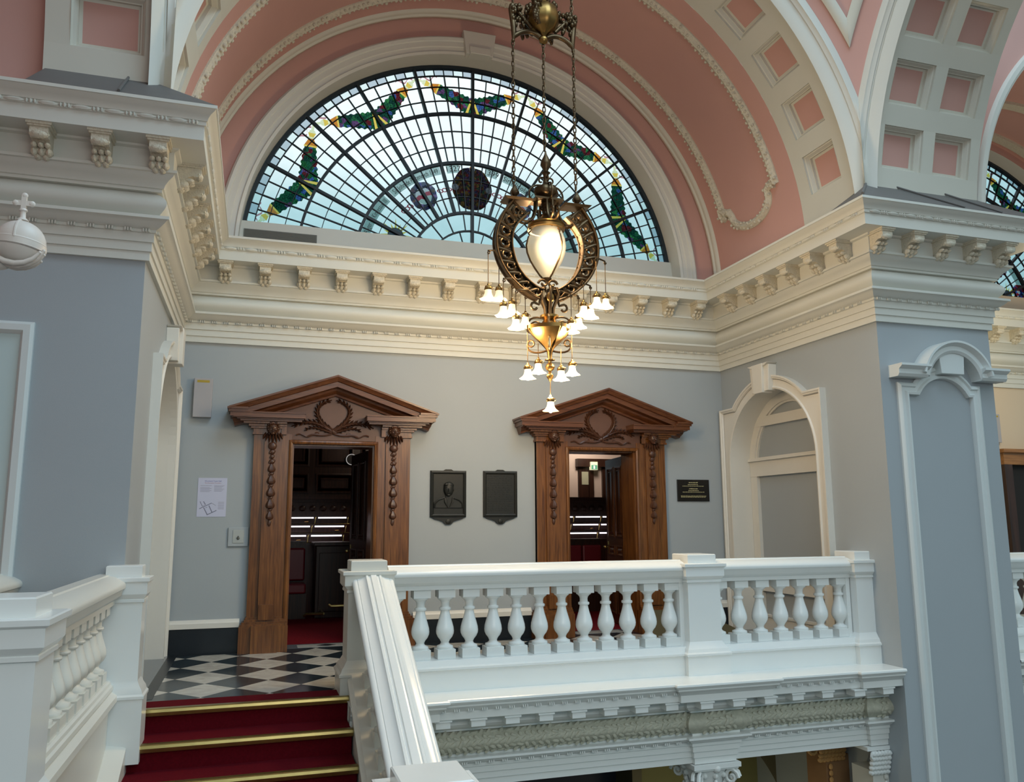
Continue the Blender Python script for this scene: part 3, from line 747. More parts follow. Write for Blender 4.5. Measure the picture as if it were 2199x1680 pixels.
    for th in (157, 23):
        m = MB(); c = P(th, 1.22)
        for j in range(16):
            a = 2*PI*j/16; L_ = (.26, .19)[j % 2]; w = .028
            z_ = c[1]+L_*sin(a)
            if z_ < zb+.01: continue
            m.add([f(c[0]+.10*cos(a-.18), max(zb, c[1]+.10*sin(a-.18)), .005), f(c[0]+L_*cos(a), z_, .005), f(c[0]+.10*cos(a+.18), max(zb, c[1]+.10*sin(a+.18)), .005)], [(0, 1, 2)], gi('yellow'))
        m.add([f(c[0]+.115*cos(2*PI*j/20), max(zb+.002, c[1]+.115*sin(2*PI*j/20)), .007) for j in range(20)], [tuple(range(20))], gi('grey'))
        m.build('glass_sun', GM, win, 0)
    if writing:
        m = MB()
        for s_, th in (('Roger de Kingessun III', 152.5), ('Sir John de Pulteneych 1349', 122.5), ('1327', 100.5), ('1399', 79.5), ('Sir Nicolas Loveyne', 57.5)):
            v, fc = text_mesh(s_, .105 if len(s_) > 5 else .12)
            w = max(abs(p[0]) for p in v); lim = {22: .29, 27: .38}.get(len(s_), 9); k = min(1, lim/w)
            vs = []
            for x, y, z in v:
                r = 1.575+y; a = rad(th)-x*k/1.6; vs.append(f(cx+r*cos(a), cz+r*sin(a), .010))
            m.add(vs, fc)
        m.build('lettering', mat('black_glass_paint', (.01, .01, .01), .6), win, 0)
    return win
lunette(1, CX, ZC, GY, GR, ZB, True)
lunette(2, CX2, ZC, GY, GR, ZB, False)
# back wall of the side bay
m = MB()
m.box(XR, 17.5, 0, TH, -4.6, 4.95); m.box(XR, 17.5, .22, TH, 4.95, ZB)
inn = arcpts(CX2, ZC, GR+.01, 0, 180, 48); out = arcpts(CX2, ZC, 4.2, 0, 180, 48)
m.grid([[(x, .0, z) for x, z in inn], [(x, .0, z) for x, z in out]], False, 1); m.grid([[(x, 0, z) for x, z in inn], [(x, TH, z) for x, z in inn]], False, 2)
struct(m, 'wall_side_bay', [CREAMW, PINK, CREAM])
#PART2
LK = 5.0
# ================================================================== SKIRTING
for i, (a, b) in enumerate(((.06, .88), (3.01, 4.63), (6.76, W-.06))):
    m = MB(); m.box(a, b, -.035, 0, ZF, .195, 1)
    m.grid([[(x, -y, z) for y, z in ((.035, .195), (.045, .197), (.045, .255), (.035, .265), (.03, .28), (.015, .292), (0, .295))] for x in (a, b)], False, 0)
    struct(m, ('baseboard_left', 'baseboard_back', 'baseboard_right')[i], [NICHE, BLACKSK])

# ================================================================== DOORCASES
def leaflet(mb, f, x, z, ang, L, w, h=.02, base=.09):
    dx, dz = cos(ang), sin(ang); rows = []
    for i in range(5):
        t = i/4; ww = w*sin(PI*min(1, .15+t*.85))*(1 if i < 4 else .1); c = (x+dx*L*t, z+dz*L*t); hh = base+h*sin(PI*t)
        rows.append([f(c[0]-dz*ww, c[1]+dx*ww, base-.01), f(c[0]-dz*ww*.5, c[1]+dx*ww*.5, hh), f(c[0], c[1], hh+.012), f(c[0]+dz*ww*.5, c[1]-dx*ww*.5, hh), f(c[0]+dz*ww, c[1]-dx*ww, base-.01)])
    mb.grid(rows)
def frond(mb, f, pts, w0, base, lw, both=True):
    P = [Vector(p) for p in pts]; rows = []
    for i, p in enumerate(P):
        t = (P[min(i+1, len(P)-1)]-P[max(0, i-1)]).normalized(); n_ = Vector((-t.y, t.x)); w = w0*(1-.75*i/(len(P)-1))
        rows.append([f(*(p+n_*w), base), f(*(p+n_*w*.5), base+.03), f(*p, base+.022), f(*(p-n_*w*.5), base+.03), f(*(p-n_*w), base)])
        if i and i < len(P)-1:
            a = math.atan2(t.y, t.x)
            for s_ in ((1, -1) if both else (1,)): leaflet(mb, f, p.x, p.y, a+s_*.55, lw*(1-.35*i/len(P)), lw*.17, .012, base+.01)
    mb.grid(rows)
def bez(a, b, c, d, n=9):
    r = []
    for i in range(n+1):
        t = i/n; u = 1-t; r.append(tuple(u**3*a[k]+3*u*u*t*b[k]+3*u*t*t*c[k]+t**3*d[k] for k in (0, 1)))
    return r
def doorcase(idx, cx):
    f = FY(0); F = lambda x, z, h: f(cx+x, z, h)
    m = MB()
    def slab(x0, x1, z0, z1, h1, h0=0, k=0): m.prism([(x0, z0), (x1, z0), (x1, z1), (x0, z1)], F, h0, h1, k)
    for s in (-1, 1):
        def sl(x0, x1, *a, **k): slab(min(s*x0, s*x1), max(s*x0, s*x1), *a, **k)
        sl(.50, .99, ZF, 2.70, .06); sl(.86, .99, .28, 2.56, .085); sl(.665, .86, .28, 2.70, .12, .06); sl(.53, .665, .28, 2.56, .095)
        sl(.675, .85, .28, .46, .15, .06); 
        # plinth
        sl(.50, 1.07, ZF, .21, .19); sl(.62, .93, ZF, .22, .225)
        for z, hh, e in ((.21, .18, 1.06), (.235, .155, 1.04), (.26, .125, 1.015), (.285, .10, 1.0)): sl(.51, e, z, z+.026, hh)
        # capital and returns
        for z0, z1, e, hh in ((2.545, 2.57, 1.01, .125), (2.57, 2.62, 1.0, .11), (2.62, 2.645, 1.03, .145), (2.645, 2.675, 1.06, .17), (2.675, 2.70, 1.12, .22)): sl(.60, e, z0, z1, hh)
        sl(.60, .66, 2.55, 2.66, .14)
        # broken bed cornice
        for z0, z1, a, e, hh in ((2.70, 2.72, .42, 1.16, .26), (2.72, 2.735, .40, 1.20, .285), (2.735, 2.79, .385, 1.24, .33), (2.79, 2.805, .38, 1.26, .345)): sl(a, e, z0, z1, hh, k=1)
        sl(1.02, 1.28, 2.745, 2.80, .335, k=1); sl(1.05, 1.30, 2.80, 2.83, .355, k=1); sl(1.07, 1.315, 2.83, 2.855, .37, k=1)
        # lining of the opening
        x = cx+s*.528; m.box(min(x, x-s*.03), max(x, x-s*.03), -.05, TH, ZF, ZD)
    slab(-.53, .53, ZD-.03, ZD, .03, -TH)
    slab(-.70, .70, 2.45, 2.50, .075)
    sweep(m, [(-.53, ZF), (-.53, ZD), (.53, ZD), (.53, ZF)], [(-.012, 0), (-.012, .11), (.01, .12), (.03, .11), (.035, .095), (.04, .08)], F, side=1, k=0)
    # raking cornice
    zt, za, hx = 2.86, 3.305, 1.30
    sweep(m, [(-hx, zt), (0, za), (hx, zt)], [(0, 0), (0, .375), (-.022, .375), (-.035, .36), (-.055, .345), (-.07, .335), (-.075, .31), (-.135, .305), (-.14, .20), (-.165, .19), (-.19, .155), (-.20, .13), (-.225, .125), (-.23, .08), (-.23, 0)], F, side=1, k=1, caps=True)
    o = struct(m, 'door_%d' % idx, [OAK, OAKX], 30)
    # tympanum
    m = MB(); sl_ = (za-zt)/hx
    m.prism([(-.66, 2.49), (.66, 2.49), (.66, 2.72), (1.05, 2.72), (0, za-.22), (-1.05, 2.72), (-.66, 2.72)], F, .0, .085)
    m.build('tympanum', OAKP, o, 0)
    # laurel and acanthus carving
    m = MB()
    for s in (-1, 1):
        G = lambda x, z, h, s=s: F(s*x-.02, z, h)
        frond(m, G, bez((-.04, 2.60), (.22, 2.70), (.32, 2.95), (.03, 3.015), 12), .03, .09, .085)
        frond(m, G, bez((-.02, 2.60), (.18, 2.70), (.28, 2.78), (.52, 2.66), 9), .03, .09, .09)
        frond(m, G, bez((.0, 2.59), (.15, 2.62), (.25, 2.70), (.36, 2.61), 7), .022, .09, .06)
        m.tube([G(x, z, .10) for x, z in bez((-.03, 2.60), (.15, 2.50), (.22, 2.60), (.30, 2.54), 8)+bez((.30, 2.54), (.36, 2.50), (.38, 2.60), (.46, 2.55), 6)], [.016]*10+[.010]*6, 6)
        m.tube([G(.20+.03*cos(t*.8)*(1-t/16), 2.565+.03*sin(t*.8)*(1-t/16), .10) for t in range(14)], .009, 5)
    m.ball(F(-.02, 2.60, .10), .03, seg=8, n=6)
    m.build('laurel_carving', OAKC, o, 40)
    # masks with fruit drops
    for s in (-1, 1):
        x = s*.765; m = MB()
        c = F(x, 2.62, .18); FYb = lambda dx, dz, dh: (c[0]+dx, c[1]-dh, c[2]+dz)
        m.ball(FYb(0, 0, 0), .062, .06, .082, 14, 10)
        m.ball(FYb(0, -.012, .062), .012, .016, .022, 8, 6)
        for q in (-1, 1):
            m.ball(FYb(q*.026, -.022, .042), .02, .018, .018, 8, 6); m.ball(FYb(q*.024, .018, .054), .012, .008, .006, 8, 5); m.ball(FYb(q*.062, 0, 0), .012, .02, .022, 6, 5)
        m.ball(FYb(0, -.042, .050), .02, .012, .007, 8, 5); m.ball(FYb(0, -.068, .035), .02, .02, .014, 8, 5)
        for j in range(22):
            a = -.5+j/21*(PI+1.0); m.ball(FYb(.064*cos(a), .018+.080*sin(a), -.005+.012*(j % 2)), .018, .022, .018, 7, 5)
        for j in range(9): a = .3+j/8*(PI-.6); m.ball(FYb(.042*cos(a), .040+.045*sin(a), .036), .015, seg=6, n=5)
        # collar leaves
        for j in range(7):
            a = -PI/2+(j-3)*.13; G = lambda u, v, h: F(u, v, h)
            leaflet(m, G, x+.028*(j-3), 2.585-.004*abs(j-3), a, .19-.032*abs(j-3), .022, .03, .12)
        m.ball(F(x, 2.40, .14), .055, .03, .05, 10, 6)
        m.build('carved_mask', OAKC, o, 40)
        m = MB()
        z = 2.36
        for j, (r, hgt) in enumerate(((.035, .07), (.028, .06), (.036, .07), (.045, .105), (.030, .05), (.050, .11), (.028, .05), (.052, .115), (.026, .045), (.052, .115), (.026, .045), (.044, .10), (.022, .09))):
            c0 = F(x, z-hgt*.5, .125)
            if hgt > .09 and j < 12: m.lathe([(.012, hgt*.55), (r*.55, hgt*.35), (r*.9, hgt*.05), (r, -hgt*.2), (r*.8, -hgt*.4), (.01, -hgt*.52)], c0, 12, lobe=lambda a, z_: .10*cos(6*a))
            else:
                m.ball(c0, r, r*.8, hgt*.5, 8, 6)
                for q in (-1, 1): m.ball((c0[0]+q*r*.6, c0[1], c0[2]+.01*q), r*.6, seg=6, n=4)
            z -= hgt*.93
        m.build('fruit_drop', OAKC, o, 40)
    return o
d1 = doorcase(1, DOORS[0]); d2 = doorcase(2, DOORS[1])
def door_leaf(parent, hinge, end, side, side_mat=False):
    hx, hy = hinge; ex, ey = end; d = Vector((ex-hx, ey-hy)); L = d.length; d.normalize(); n_ = Vector((-d.y, d.x))*side
    f = lambda u, v, h: (hx+d.x*u+n_.x*h, hy+d.y*u+n_.y*h, v)
    m = MB(); m.prism([(0, ZF+.01), (L, ZF+.01), (L, ZD-.04), (0, ZD-.04)], f, -.045, 0)
    for z0, z1 in ((.05, .75), (.92, 1.08), (1.2, 2.28)):
        for u0, u1 in ((.12, L/2-.05), (L/2+.05, L-.12)):
            sweep(m, [(u0, z0), (u1, z0), (u1, z1), (u0, z1)], [(0, 0), (0, .012), (.02, .014), (.03, .004), (.05, .0), (.07, .012), (.08, .012)], f, closed=True)
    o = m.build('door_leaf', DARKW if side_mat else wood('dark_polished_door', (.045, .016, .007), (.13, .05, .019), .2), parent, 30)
    m = MB(); m.prism([(L-.09, .93), (L-.05, .93), (L-.05, 1.13), (L-.09, 1.13)], f, 0, .008); c = f(L-.07, 1.04, .05); m.ball(c, .028, seg=10, n=8); m.tube([f(L-.07, 1.04, 0), c], .01, 6)
    m.build('door_handle', BRASS, o)
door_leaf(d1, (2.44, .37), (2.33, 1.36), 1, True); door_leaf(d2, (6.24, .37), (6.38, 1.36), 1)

# ================================================================== COUNCIL CHAMBER BEHIND
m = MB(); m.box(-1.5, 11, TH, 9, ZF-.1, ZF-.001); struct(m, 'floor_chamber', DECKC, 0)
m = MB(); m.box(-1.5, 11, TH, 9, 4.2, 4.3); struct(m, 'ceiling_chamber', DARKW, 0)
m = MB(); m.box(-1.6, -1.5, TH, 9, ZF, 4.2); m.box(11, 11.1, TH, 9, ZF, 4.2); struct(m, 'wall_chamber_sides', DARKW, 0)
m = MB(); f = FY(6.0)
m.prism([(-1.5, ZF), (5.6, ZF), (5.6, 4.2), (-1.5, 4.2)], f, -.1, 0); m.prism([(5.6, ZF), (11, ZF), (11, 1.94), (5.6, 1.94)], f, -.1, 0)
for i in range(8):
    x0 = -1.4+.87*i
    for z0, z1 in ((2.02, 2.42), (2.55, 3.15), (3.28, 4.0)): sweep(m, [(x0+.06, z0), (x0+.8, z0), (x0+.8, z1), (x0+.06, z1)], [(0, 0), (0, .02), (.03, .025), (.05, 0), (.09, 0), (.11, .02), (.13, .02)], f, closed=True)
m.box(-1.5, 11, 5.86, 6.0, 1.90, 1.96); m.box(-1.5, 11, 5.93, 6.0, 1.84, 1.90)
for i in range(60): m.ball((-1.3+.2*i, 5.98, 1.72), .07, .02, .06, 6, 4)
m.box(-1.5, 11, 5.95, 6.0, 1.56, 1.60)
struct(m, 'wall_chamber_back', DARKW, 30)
m = MB(); m.box(5.6, 11, 8.2, 8.3, ZF, 4.2); struct(m, 'wall_chamber_plaster', mat('pale_pink_plaster', (.72, .58, .50), .7), 0)
m = MB(); f = FY(8.2)
m.prism([(8.93, ZF), (9.05, ZF), (9.05, 2.72), (8.93, 2.72)], f, 0, .1); m.prism([(8.6, 2.78), (9.6, 2.78), (9.6, 2.98), (8.6, 2.98)], f, 0, .16); m.prism([(8.66, ZF), (9.04, ZF), (9.04, 2.8), (8.66, 2.8)], f, 0, .06)
m.prism([(9.3, ZF), (9.6, ZF), (9.6, 2.8), (9.3, 2.8)], f, 0, .08)
o = struct(m, 'door_3', DARKW, 0)
m = MB(); m.prism([(8.74, 2.34), (8.92, 2.34), (8.92, 2.66), (8.74, 2.66)], f, .06, .07); m.build('glazed_panel', mat('greenish_pane', (.5, .5, .36), .3), o, 0)
o = thing('exit_sign', 'small green emergency exit box sign above the inner door, seen through the right doorway', 'sign', (9.02, 8.05, 2.80))
m = MB(); m.box(8.93, 9.11, 7.98, 8.09, 2.70, 2.90); m.build('case', mat('exit_case', (.8, .8, .6), .4, emit=(1, .95, .6), estr=.5), o, 0)
m = MB(); m.box(8.94, 9.10, 7.975, 7.98, 2.71, 2.82); m.build('sign_face', mat('exit_green', (.1, .35, .2), .4, emit=(.2, .55, .35), estr=.35), o, 0)
m = MB(); m.box(8.995, 9.035, 7.972, 7.9745, 2.725, 2.805); m.build('doorway_symbol', mat('exit_white', (.8, .8, .8), .5, emit=(1, 1, 1), estr=.5), o, 0)
def bench(x0, x1, y, lab):
    o = thing('leather_bench', lab, 'bench', ((x0+x1)/2, y, ZF), 'red leather benches in the chamber')
    m = MB(); m.box(x0, x1, y, y+.06, ZF, 1.08); m.box(x0, x1, y-.02, y+.1, 1.08, 1.13); m.box(x0, x1, y-.5, y-.05, ZF, .30); m.build('bench_frame', DARKW, o, 0)
    for i in range(3):
        a, b = x0+(x1-x0)*i/3, x0+(x1-x0)*(i+1)/3
        m = MB(); m.box(a+.01, b-.01, y-.10, y-.005, .48, 1.02); m.build('back_cushion', LEATHER, o, 0, bevel=.03)
        m = MB(); m.box(a+.01, b-.01, y-.56, y-.11, .30, .46); m.build('seat_cushion', LEATHER, o, 0, bevel=.03)
bench(.9, 1.86, 3.75, 'red leather bench in the chamber seen through the left doorway')
bench(5.9, 7.05, 3.2, 'red leather bench with brass-edged top seen through the right doorway')
o = thing('lectern_desk', 'tall dark wooden desk end with brass foot rail, seen through the left doorway', 'desk', (2.32, 3.5, ZF))
m = MB(); m.box(2.0, 2.72, 3.25, 3.85, ZF, 1.06); m.box(1.96, 2.76, 3.2, 3.9, 1.06, 1.12); m.prism([(2.05, 0), (2.67, 0), (2.67, .95), (2.05, .95)], FY(3.25), 0, .02); m.build('desk_body', DARKW, o, 0, bevel=.01)
m = MB(); m.tube([(1.80, 2.72, .0), (1.84, 2.70, .03), (2.1, 2.7, .03)], .022, 8); m.tube([(2.16, 2.5, .18), (2.20, 2.48, .16), (2.6, 2.48, .16)], .02, 8)
m.tube([(2.1, 2.7, .03), (2.1, 3.25, .03)], .02, 8); m.tube([(2.6, 2.48, .16), (2.6, 3.25, .16)], .02, 8); m.build('foot_rail', BRASS, o)
for k, (y, zt) in enumerate(((4.15, 1.06), (4.75, 1.22), (5.35, 1.38))):
    o = thing('bench_desk', 'long dark wooden desk tier in the chamber, %s of three rows' % ('front', 'middle', 'rear')[k], 'desk', (4.8, y, ZF), 'desk tiers in the chamber')
    m = MB(); m.box(1.0, 9.5, y, y+.05, ZF, zt); m.box(1.0, 9.5, y-.03, y+.34, zt, zt+.03); m.box(1.0, 9.5, y+.29, y+.33, ZF, zt); m.build('desk_front', wood('red_mahogany', (.05, .012, .008), (.13, .03, .018), .3), o, 0)
    m = MB(); m.tube([(1.0, y-.02, zt+.035), (9.5, y-.02, zt+.035)], .01, 6); m.build('edge_rail', BRASS, o)
    row = ('front', 'middle', 'rear')[k]
    for side, xs_ in (('left', [1.62+.1*k, 2.24+.1*k]), ('right', [6.55+.3*k, 7.17+.3*k, 7.79+.3*k])):
        for i, x in enumerate(xs_):
            posn = ('leftmost', 'second from left', 'third from left')[i]
            t = thing('strip_lamp', '%s bright strip reading lamp on the %s desk row, through the %s doorway' % (posn, row, side), 'lamp', (x, y+.12, zt+.03), 'strip reading lamps on the chamber desks')
            m = MB(); m.box(x-.27, x+.27, y+.09, y+.15, zt+.165, zt+.185); m.build('lamp_hood', BLACK, t, 0)
            m = MB(); m.box(x-.265, x+.265, y+.08, y+.145, zt+.14, zt+.165); m.build('tube', mat('lamp_tube', (.9, .85, .9), .4, emit=(1, .88, .92), estr=2.2), t, 0)
            m = MB(); m.tube([(x+.29, y+.12, zt+.03), (x+.31, y+.12, zt+.17)], .009, 6); m.build('stand', BRASS, t)
            if (i+k) % 2 == 0:
                t = thing('microphone', 'gooseneck microphone at the %s desk row, beside the %s lamp, %s doorway' % (row, posn, side), 'microphone', (x+.12, y+.2, zt+.03), 'gooseneck microphones on the chamber desks')
                m = MB(); m.box(x+.02, x+.22, y+.17, y+.27, zt+.03, zt+.055); m.build('base', BLACK, t, 0)
                m = MB(); m.tube([(x+.12+.06*sin(q*.5), y+.2-.012*q, zt+.05+.012*q-.0012*q*q) for q in range(8)], .005, 5); m.build('gooseneck', GILT, t)
o = thing('round_clock', 'round dark clock with a thin white rim high in the chamber, through the left doorway', 'clock', (2.83, 5.93, 2.70))
m = MB(); T = Matrix.Rotation(PI/2, 3, 'X'); m.lathe([(.001, 0), (.11, 0), (.11, .05), (.001, .05)], (2.83, 5.98, 2.70), 28, T=T); m.build('face', BLACK, o)
m = MB(); m.lathe([(.098, .05), (.112, .05), (.112, .06), (.098, .06)], (2.83, 5.98, 2.70), 28, T=T); m.build('rim', mat('clock_rim', (.8, .8, .82), .3, emit=(1, 1, 1), estr=.25), o)
point('chamber_lamp', (3.5, 4.4, 3.3), 22, (1, .82, .62), .25); point('chamber_lamp', (8.6, 7.2, 3.4), 60, (1, .85, .70), .25)

# ================================================================== THINGS ON THE BACK WALL
def plaque(x0, x1, z0, z1, zp, lab, portrait):
    o = thing('bronze_plaque', lab, 'plaque', ((x0+x1)/2, 0, (z0+z1)/2), 'bronze memorial plaques between the doors')
    f = FY(0); m = MB(); c = (x0+x1)/2; w = (x1-x0)/2
    out = [(x0, z0), (x0, z1), (c-.07, z1), (c-.04, z1+.018), (c+.04, z1+.018), (c+.07, z1), (x1, z1), (x1, z0), (c+w*.90, z0-.004), (c+w*.78, z0-.024), (c+w*.5, z0-.042), (c+.075, z0-.058), (c+.055, z0-.082), (c+.028, z0-.098), (c-.028, z0-.098), (c-.055, z0-.082), (c-.075, z0-.058), (c-w*.5, z0-.042), (c-w*.78, z0-.024), (c-w*.90, z0-.004)]
    m.prism(out[::-1], f, 0, .022)
    m.ball(f(c, z0-.06, .022), .035, .012, .035, 10, 6); m.build('backplate', PLAQUE, o, 30)
    m = MB(); sweep(m, [(x0+.005, z0+.005), (x1-.005, z0+.005), (x1-.005, z1-.005), (x0+.005, z1-.005)], [(0, .02), (0, .035), (.02, .042), (.035, .034), (.04, .022)], f, closed=True)
    m.build('raised_border', PLAQUE, o)
    m = MB()
    if portrait:
        q = c; z = z0+.36; G = lambda dx, dz, dh: (q+dx, -.048-dh, z+dz)
        z += .01
        m.ball(G(0, 0, .0), .066, .034, .092, 18, 14); m.ball(G(-.012, -.012, .030), .010, .016, .026, 8, 6); m.ball(G(-.010, -.045, .022), .024, .012, .006, 8, 5); m.ball(G(-.004, -.078, .014), .028, .016, .018, 8, 5)
        for q_ in (-.036, .020): m.ball(G(q_, .006, .024), .013, .008, .006, 8, 5); m.ball(G(q_, .024, .024), .018, .010, .005, 8, 5)
        m.ball(G(.002, .050, -.004), .068, .034, .050, 14, 8); m.ball(G(-.030, .062, .012), .034, .020, .026, 8, 6)
        m.ball(G(.066, -.0, -.01), .012, .014, .024, 6, 5)
        m.prism([(q-.035, z-.17), (q+.038, z-.17), (q+.045, z-.06), (q-.035, z-.06)], f, .02, .045)
        sh = [(x0+.045, z0+.125), (x1-.045, z0+.125), (x1-.05, z0+.20), (q+.14, z0+.235), (q+.06, z0+.262), (q, z0+.235), (q-.06, z0+.262), (q-.14, z0+.235), (x0+.05, z0+.20)]
        m.prism(sh, f, .02, .046)
        for s_ in (-1, 1):
            m.tube([f(q+s_*.055, z0+.262, .05), f(q+s_*.05, z0+.20, .056), f(q+s_*.01, z0+.13, .052)], [.008, .014, .006], 6); m.tube([f(q+s_*.06, z0+.255, .046), f(q+s_*.14, z0+.228, .05), f(q+s_*.185, z0+.18, .046), f(q+s_*.19, z0+.13, .046)], .012, 6)
        m.prism([(q-.014, z0+.235), (q+.014, z0+.235), (q+.008, z0+.13), (q-.012, z0+.13)], f, .045, .053)
        m.prism([(x0+.05, z0+.04), (x1-.05, z0+.04), (x1-.05, z0+.115), (x0+.05, z0+.115)], f, .02, .03)
        m.build('portrait_relief', PLAQUE, o, 40)
    else:
        for i in range(16):
            zz = z1-.075-i*.031; u = x0+.06
            while u < x1-.08:
                L = .02+.04*random.random(); m.prism([(u, zz), (min(u+L, x1-.06), zz), (min(u+L, x1-.06), zz+.012), (u, zz+.012)], f, .022, .026); u += L+.014
        m.build('raised_lettering', PLAQUE, o, 0)
plaque(3.225, 3.718, 1.508, 2.128, 0, 'dark bronze plaque with a relief portrait bust of a person, left of the pair', True)
plaque(3.958, 4.442, 1.510, 2.132, 0, 'dark bronze plaque of worn raised text, right of the pair, near the right door', False)
o = thing('black_sign', 'black rectangular sign with small gold text, right of the right doorcase', 'sign', (7.177, 0, 1.89))
m = MB(); m.box(6.912, 7.442, -.02, 0, 1.728, 2.045); m.build('sign_board', mat('sign_black', (.008, .008, .008), .25), o, 0, bevel=.004)
m = MB(); f = FY(0)
for z, w, h in ((1.995, .075, .016), (1.967, .09, .012), (1.945, .18, .011), (1.905, .07, .016), (1.880, .085, .012), (1.858, .18, .011), (1.800, .21, .011), (1.785, .21, .011)):
    u = 7.177-w
    while u < 7.177+w-.01:
        L = .012+.03*random.random(); e = min(u+L, 7.177+w); m.prism([(u, z), (e, z), (e, z+h*(.6+.4*random.random())), (u, z+h*.8)], f, .02, .0212); u += L+.006
m.build('gold_lettering', mat('gold_ink', (.42, .38, .20), .5), o, 0)
o = thing('wall_notice', 'white printed paper notice with a small map, left of the left door', 'notice', (.49, 0, 1.76))
m = MB(); m.box(.322, .660, -.004, 0, 1.522, 1.998); m.build('paper', mat('notice_paper', (.55, .57, .72), .6), o, 0)
f = FY(-.004)
m = MB(); v, fc = text_mesh('Woolwich Town Hall', .034); k_ = .085/max(abs(p[0]) for p in v)*1.15; m.add([(.495+x*k_, -.0048, 1.952+y*k_) for x, y, z in v], fc); m.build('heading', mat('blue_ink', (.08, .08, .35), .6), o, 0)
m = MB(); v, fc = text_mesh('Fire Evacuation Procedure', .03); k_ = .09/max(abs(p[0]) for p in v)*1.05; m.add([(.495+x*k_, -.0048, 1.930+y*k_) for x, y, z in v], fc)
m.build('subheading', mat('red_ink', (.35, .10, .15), .6), o, 0)
m = MB()
def ln(x0, z0, x1, z1, w): 
    d = Vector((x1-x0, z1-z0)); n_ = Vector((-d.y, d.x)).normalized()*w/2; m.add([f(x0-n_.x, z0-n_.y, .0008), f(x1-n_.x, z1-n_.y, .0008), f(x1+n_.x, z1+n_.y, .0008), f(x0+n_.x, z0+n_.y, .0008)], [(0, 1, 2, 3)])
for i in range(6): ln(.35, 1.905-.013*i-(.01 if i else 0), .48-.02*(i % 2), 1.905-.013*i-(.01 if i else 0), .003); ln(.51, 1.905-.014*i, .63-.015*(i % 3), 1.905-.014*i, .003)
for i in range(5): ln(.565, 1.70-.02*i, .635, 1.70-.02*i, .004)
ln(.35, 1.62, .49, 1.69, .008); ln(.49, 1.69, .54, 1.66, .004); ln(.44, 1.545, .55, 1.60, .009); ln(.355, 1.71, .385, 1.65, .007); ln(.395, 1.71, .42, 1.67, .009); ln(.40, 1.635, .445, 1.55, .010); ln(.46, 1.66, .50, 1.575, .010); ln(.42, 1.63, .44, 1.64, .005); ln(.385, 1.65, .42, 1.67, .003)
m.build('printed_map', mat('grey_ink', (.18, .19, .28), .6), o, 0)
def speaker(x0, x1, z0, z1, lab):
    o = thing('wall_speaker', lab, 'speaker', ((x0+x1)/2, 0, z0), None)
    m = MB(); m.box(x0, x1, -.075, 0, z0, z1); m.build('speaker_cabinet', mat('speaker_grey', (.40, .385, .40), .6), o, 0, bevel=.006)
    m = MB(); m.box(x0+.035, x1-.035, -.0765, -.075, z1-.055, z1-.025); m.build('badge', mat('ochre_badge', (.42, .30, .03), .5), o, 0)
speaker(.215, .432, 2.745, 3.235, 'flat grey wall speaker box with a small yellow badge, above the notice at far left')
o = thing('light_switch', 'grey metal switch plate on the wall just left of the left doorcase', 'switch', (.82, 0, 1.275))
m = MB(); m.box(.70, .94, -.025, 0, 1.16, 1.392); m.build('backplate', WALL, o, 0, bevel=.006)
m = MB(); m.box(.755, .885, -.031, -.025, 1.20, 1.36); m.build('switch_plate', mat('steel_plate', (.42, .44, .42), .35, metal=.3), o, 0, bevel=.003)
m = MB(); m.tube([(.82, -.03, 1.265), (.82, -.055, 1.285)], .008, 6); m.ball((.82, -.03, 1.26), .02, seg=8, n=6); m.build('toggle', mat('toggle_dark', (.12, .13, .12), .4), o)
# side bay wall items
speaker(12.86, 13.10, 2.73, 3.22, 'pale pink-grey wall speaker on the far right side bay wall, above the dark doorway')
m = MB(); f = FY(0)
m.prism([(13.05, 2.36), (16, 2.36), (16, 2.58), (13.05, 2.58)], f, 0, .12, 0); m.prism([(13.0, 2.56), (16, 2.56), (16, 2.62), (13.0, 2.62)], f, 0, .18, 0)
m.prism([(13.55, 2.40), (14.6, 2.40), (14.6, 2.47), (13.55, 2.47)], f, .12, .135, 1)
m.prism([(13.05, ZF), (13.22, ZF), (13.22, 2.36), (13.05, 2.36)], f, 0, .12, 1)
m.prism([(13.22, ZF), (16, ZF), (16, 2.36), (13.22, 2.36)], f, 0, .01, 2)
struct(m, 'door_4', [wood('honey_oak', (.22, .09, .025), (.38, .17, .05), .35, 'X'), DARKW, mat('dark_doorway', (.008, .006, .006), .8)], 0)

# ================================================================== BALUSTRADES
BP = [(.001, .085), (.078, .085), (.082, .098), (.078, .112), (.058, .12), (.044, .13), (.039, .145), (.05, .168), (.072, .195), (.085, .225), (.088, .25), (.084, .285), (.070, .335), (.056, .38), (.046, .42), (.042, .445), (.055, .45), (.059, .462), (.055, .474), (.042, .48), (.040, .51), (.046, .53), (.062, .548), (.075, .555), (.080, .566), (.08, .572), (.001, .572)]
def baluster(parent, x, y, z, H, material, ext=0.0, seg=20):
    k = H/.65; m = MB(); m.lathe([(r, zz*k) for r, zz in BP], (x, y, z), seg)
    m.box(x-.088, x+.088, y-.088, y+.088, z-ext, z+.086*k); m.box(x-.083, x+.083, y-.083, y+.083, z+.570*k, z+.65*k+ext)
    return m.build('baluster', material, parent, 40)
def baluster_row(parent, pts, H, material, ext=0.0):
    first = None
    for p in pts:
        if first is None: first = baluster(parent, *p, H, material, ext); p0 = p
        else:
            c = first.copy(); COL.objects.link(c); c.parent = parent; c.location = (p[0]-p0[0], p[1]-p0[1], p[2]-p0[2])
RAILP = [(.0, .235), (.045, .235), (.052, .225), (.075, .222), (.12, .205), (.165, .18), (.178, .165), (.182, .15), (.178, .13), (.165, .12), (.160, .115), (.155, .075), (.150, .07), (.120, .045), (.105, .04), (.105, .0), (0, .0)]
RP = RAILP+[(-a, b) for a, b in RAILP[::-1][1:-1]]
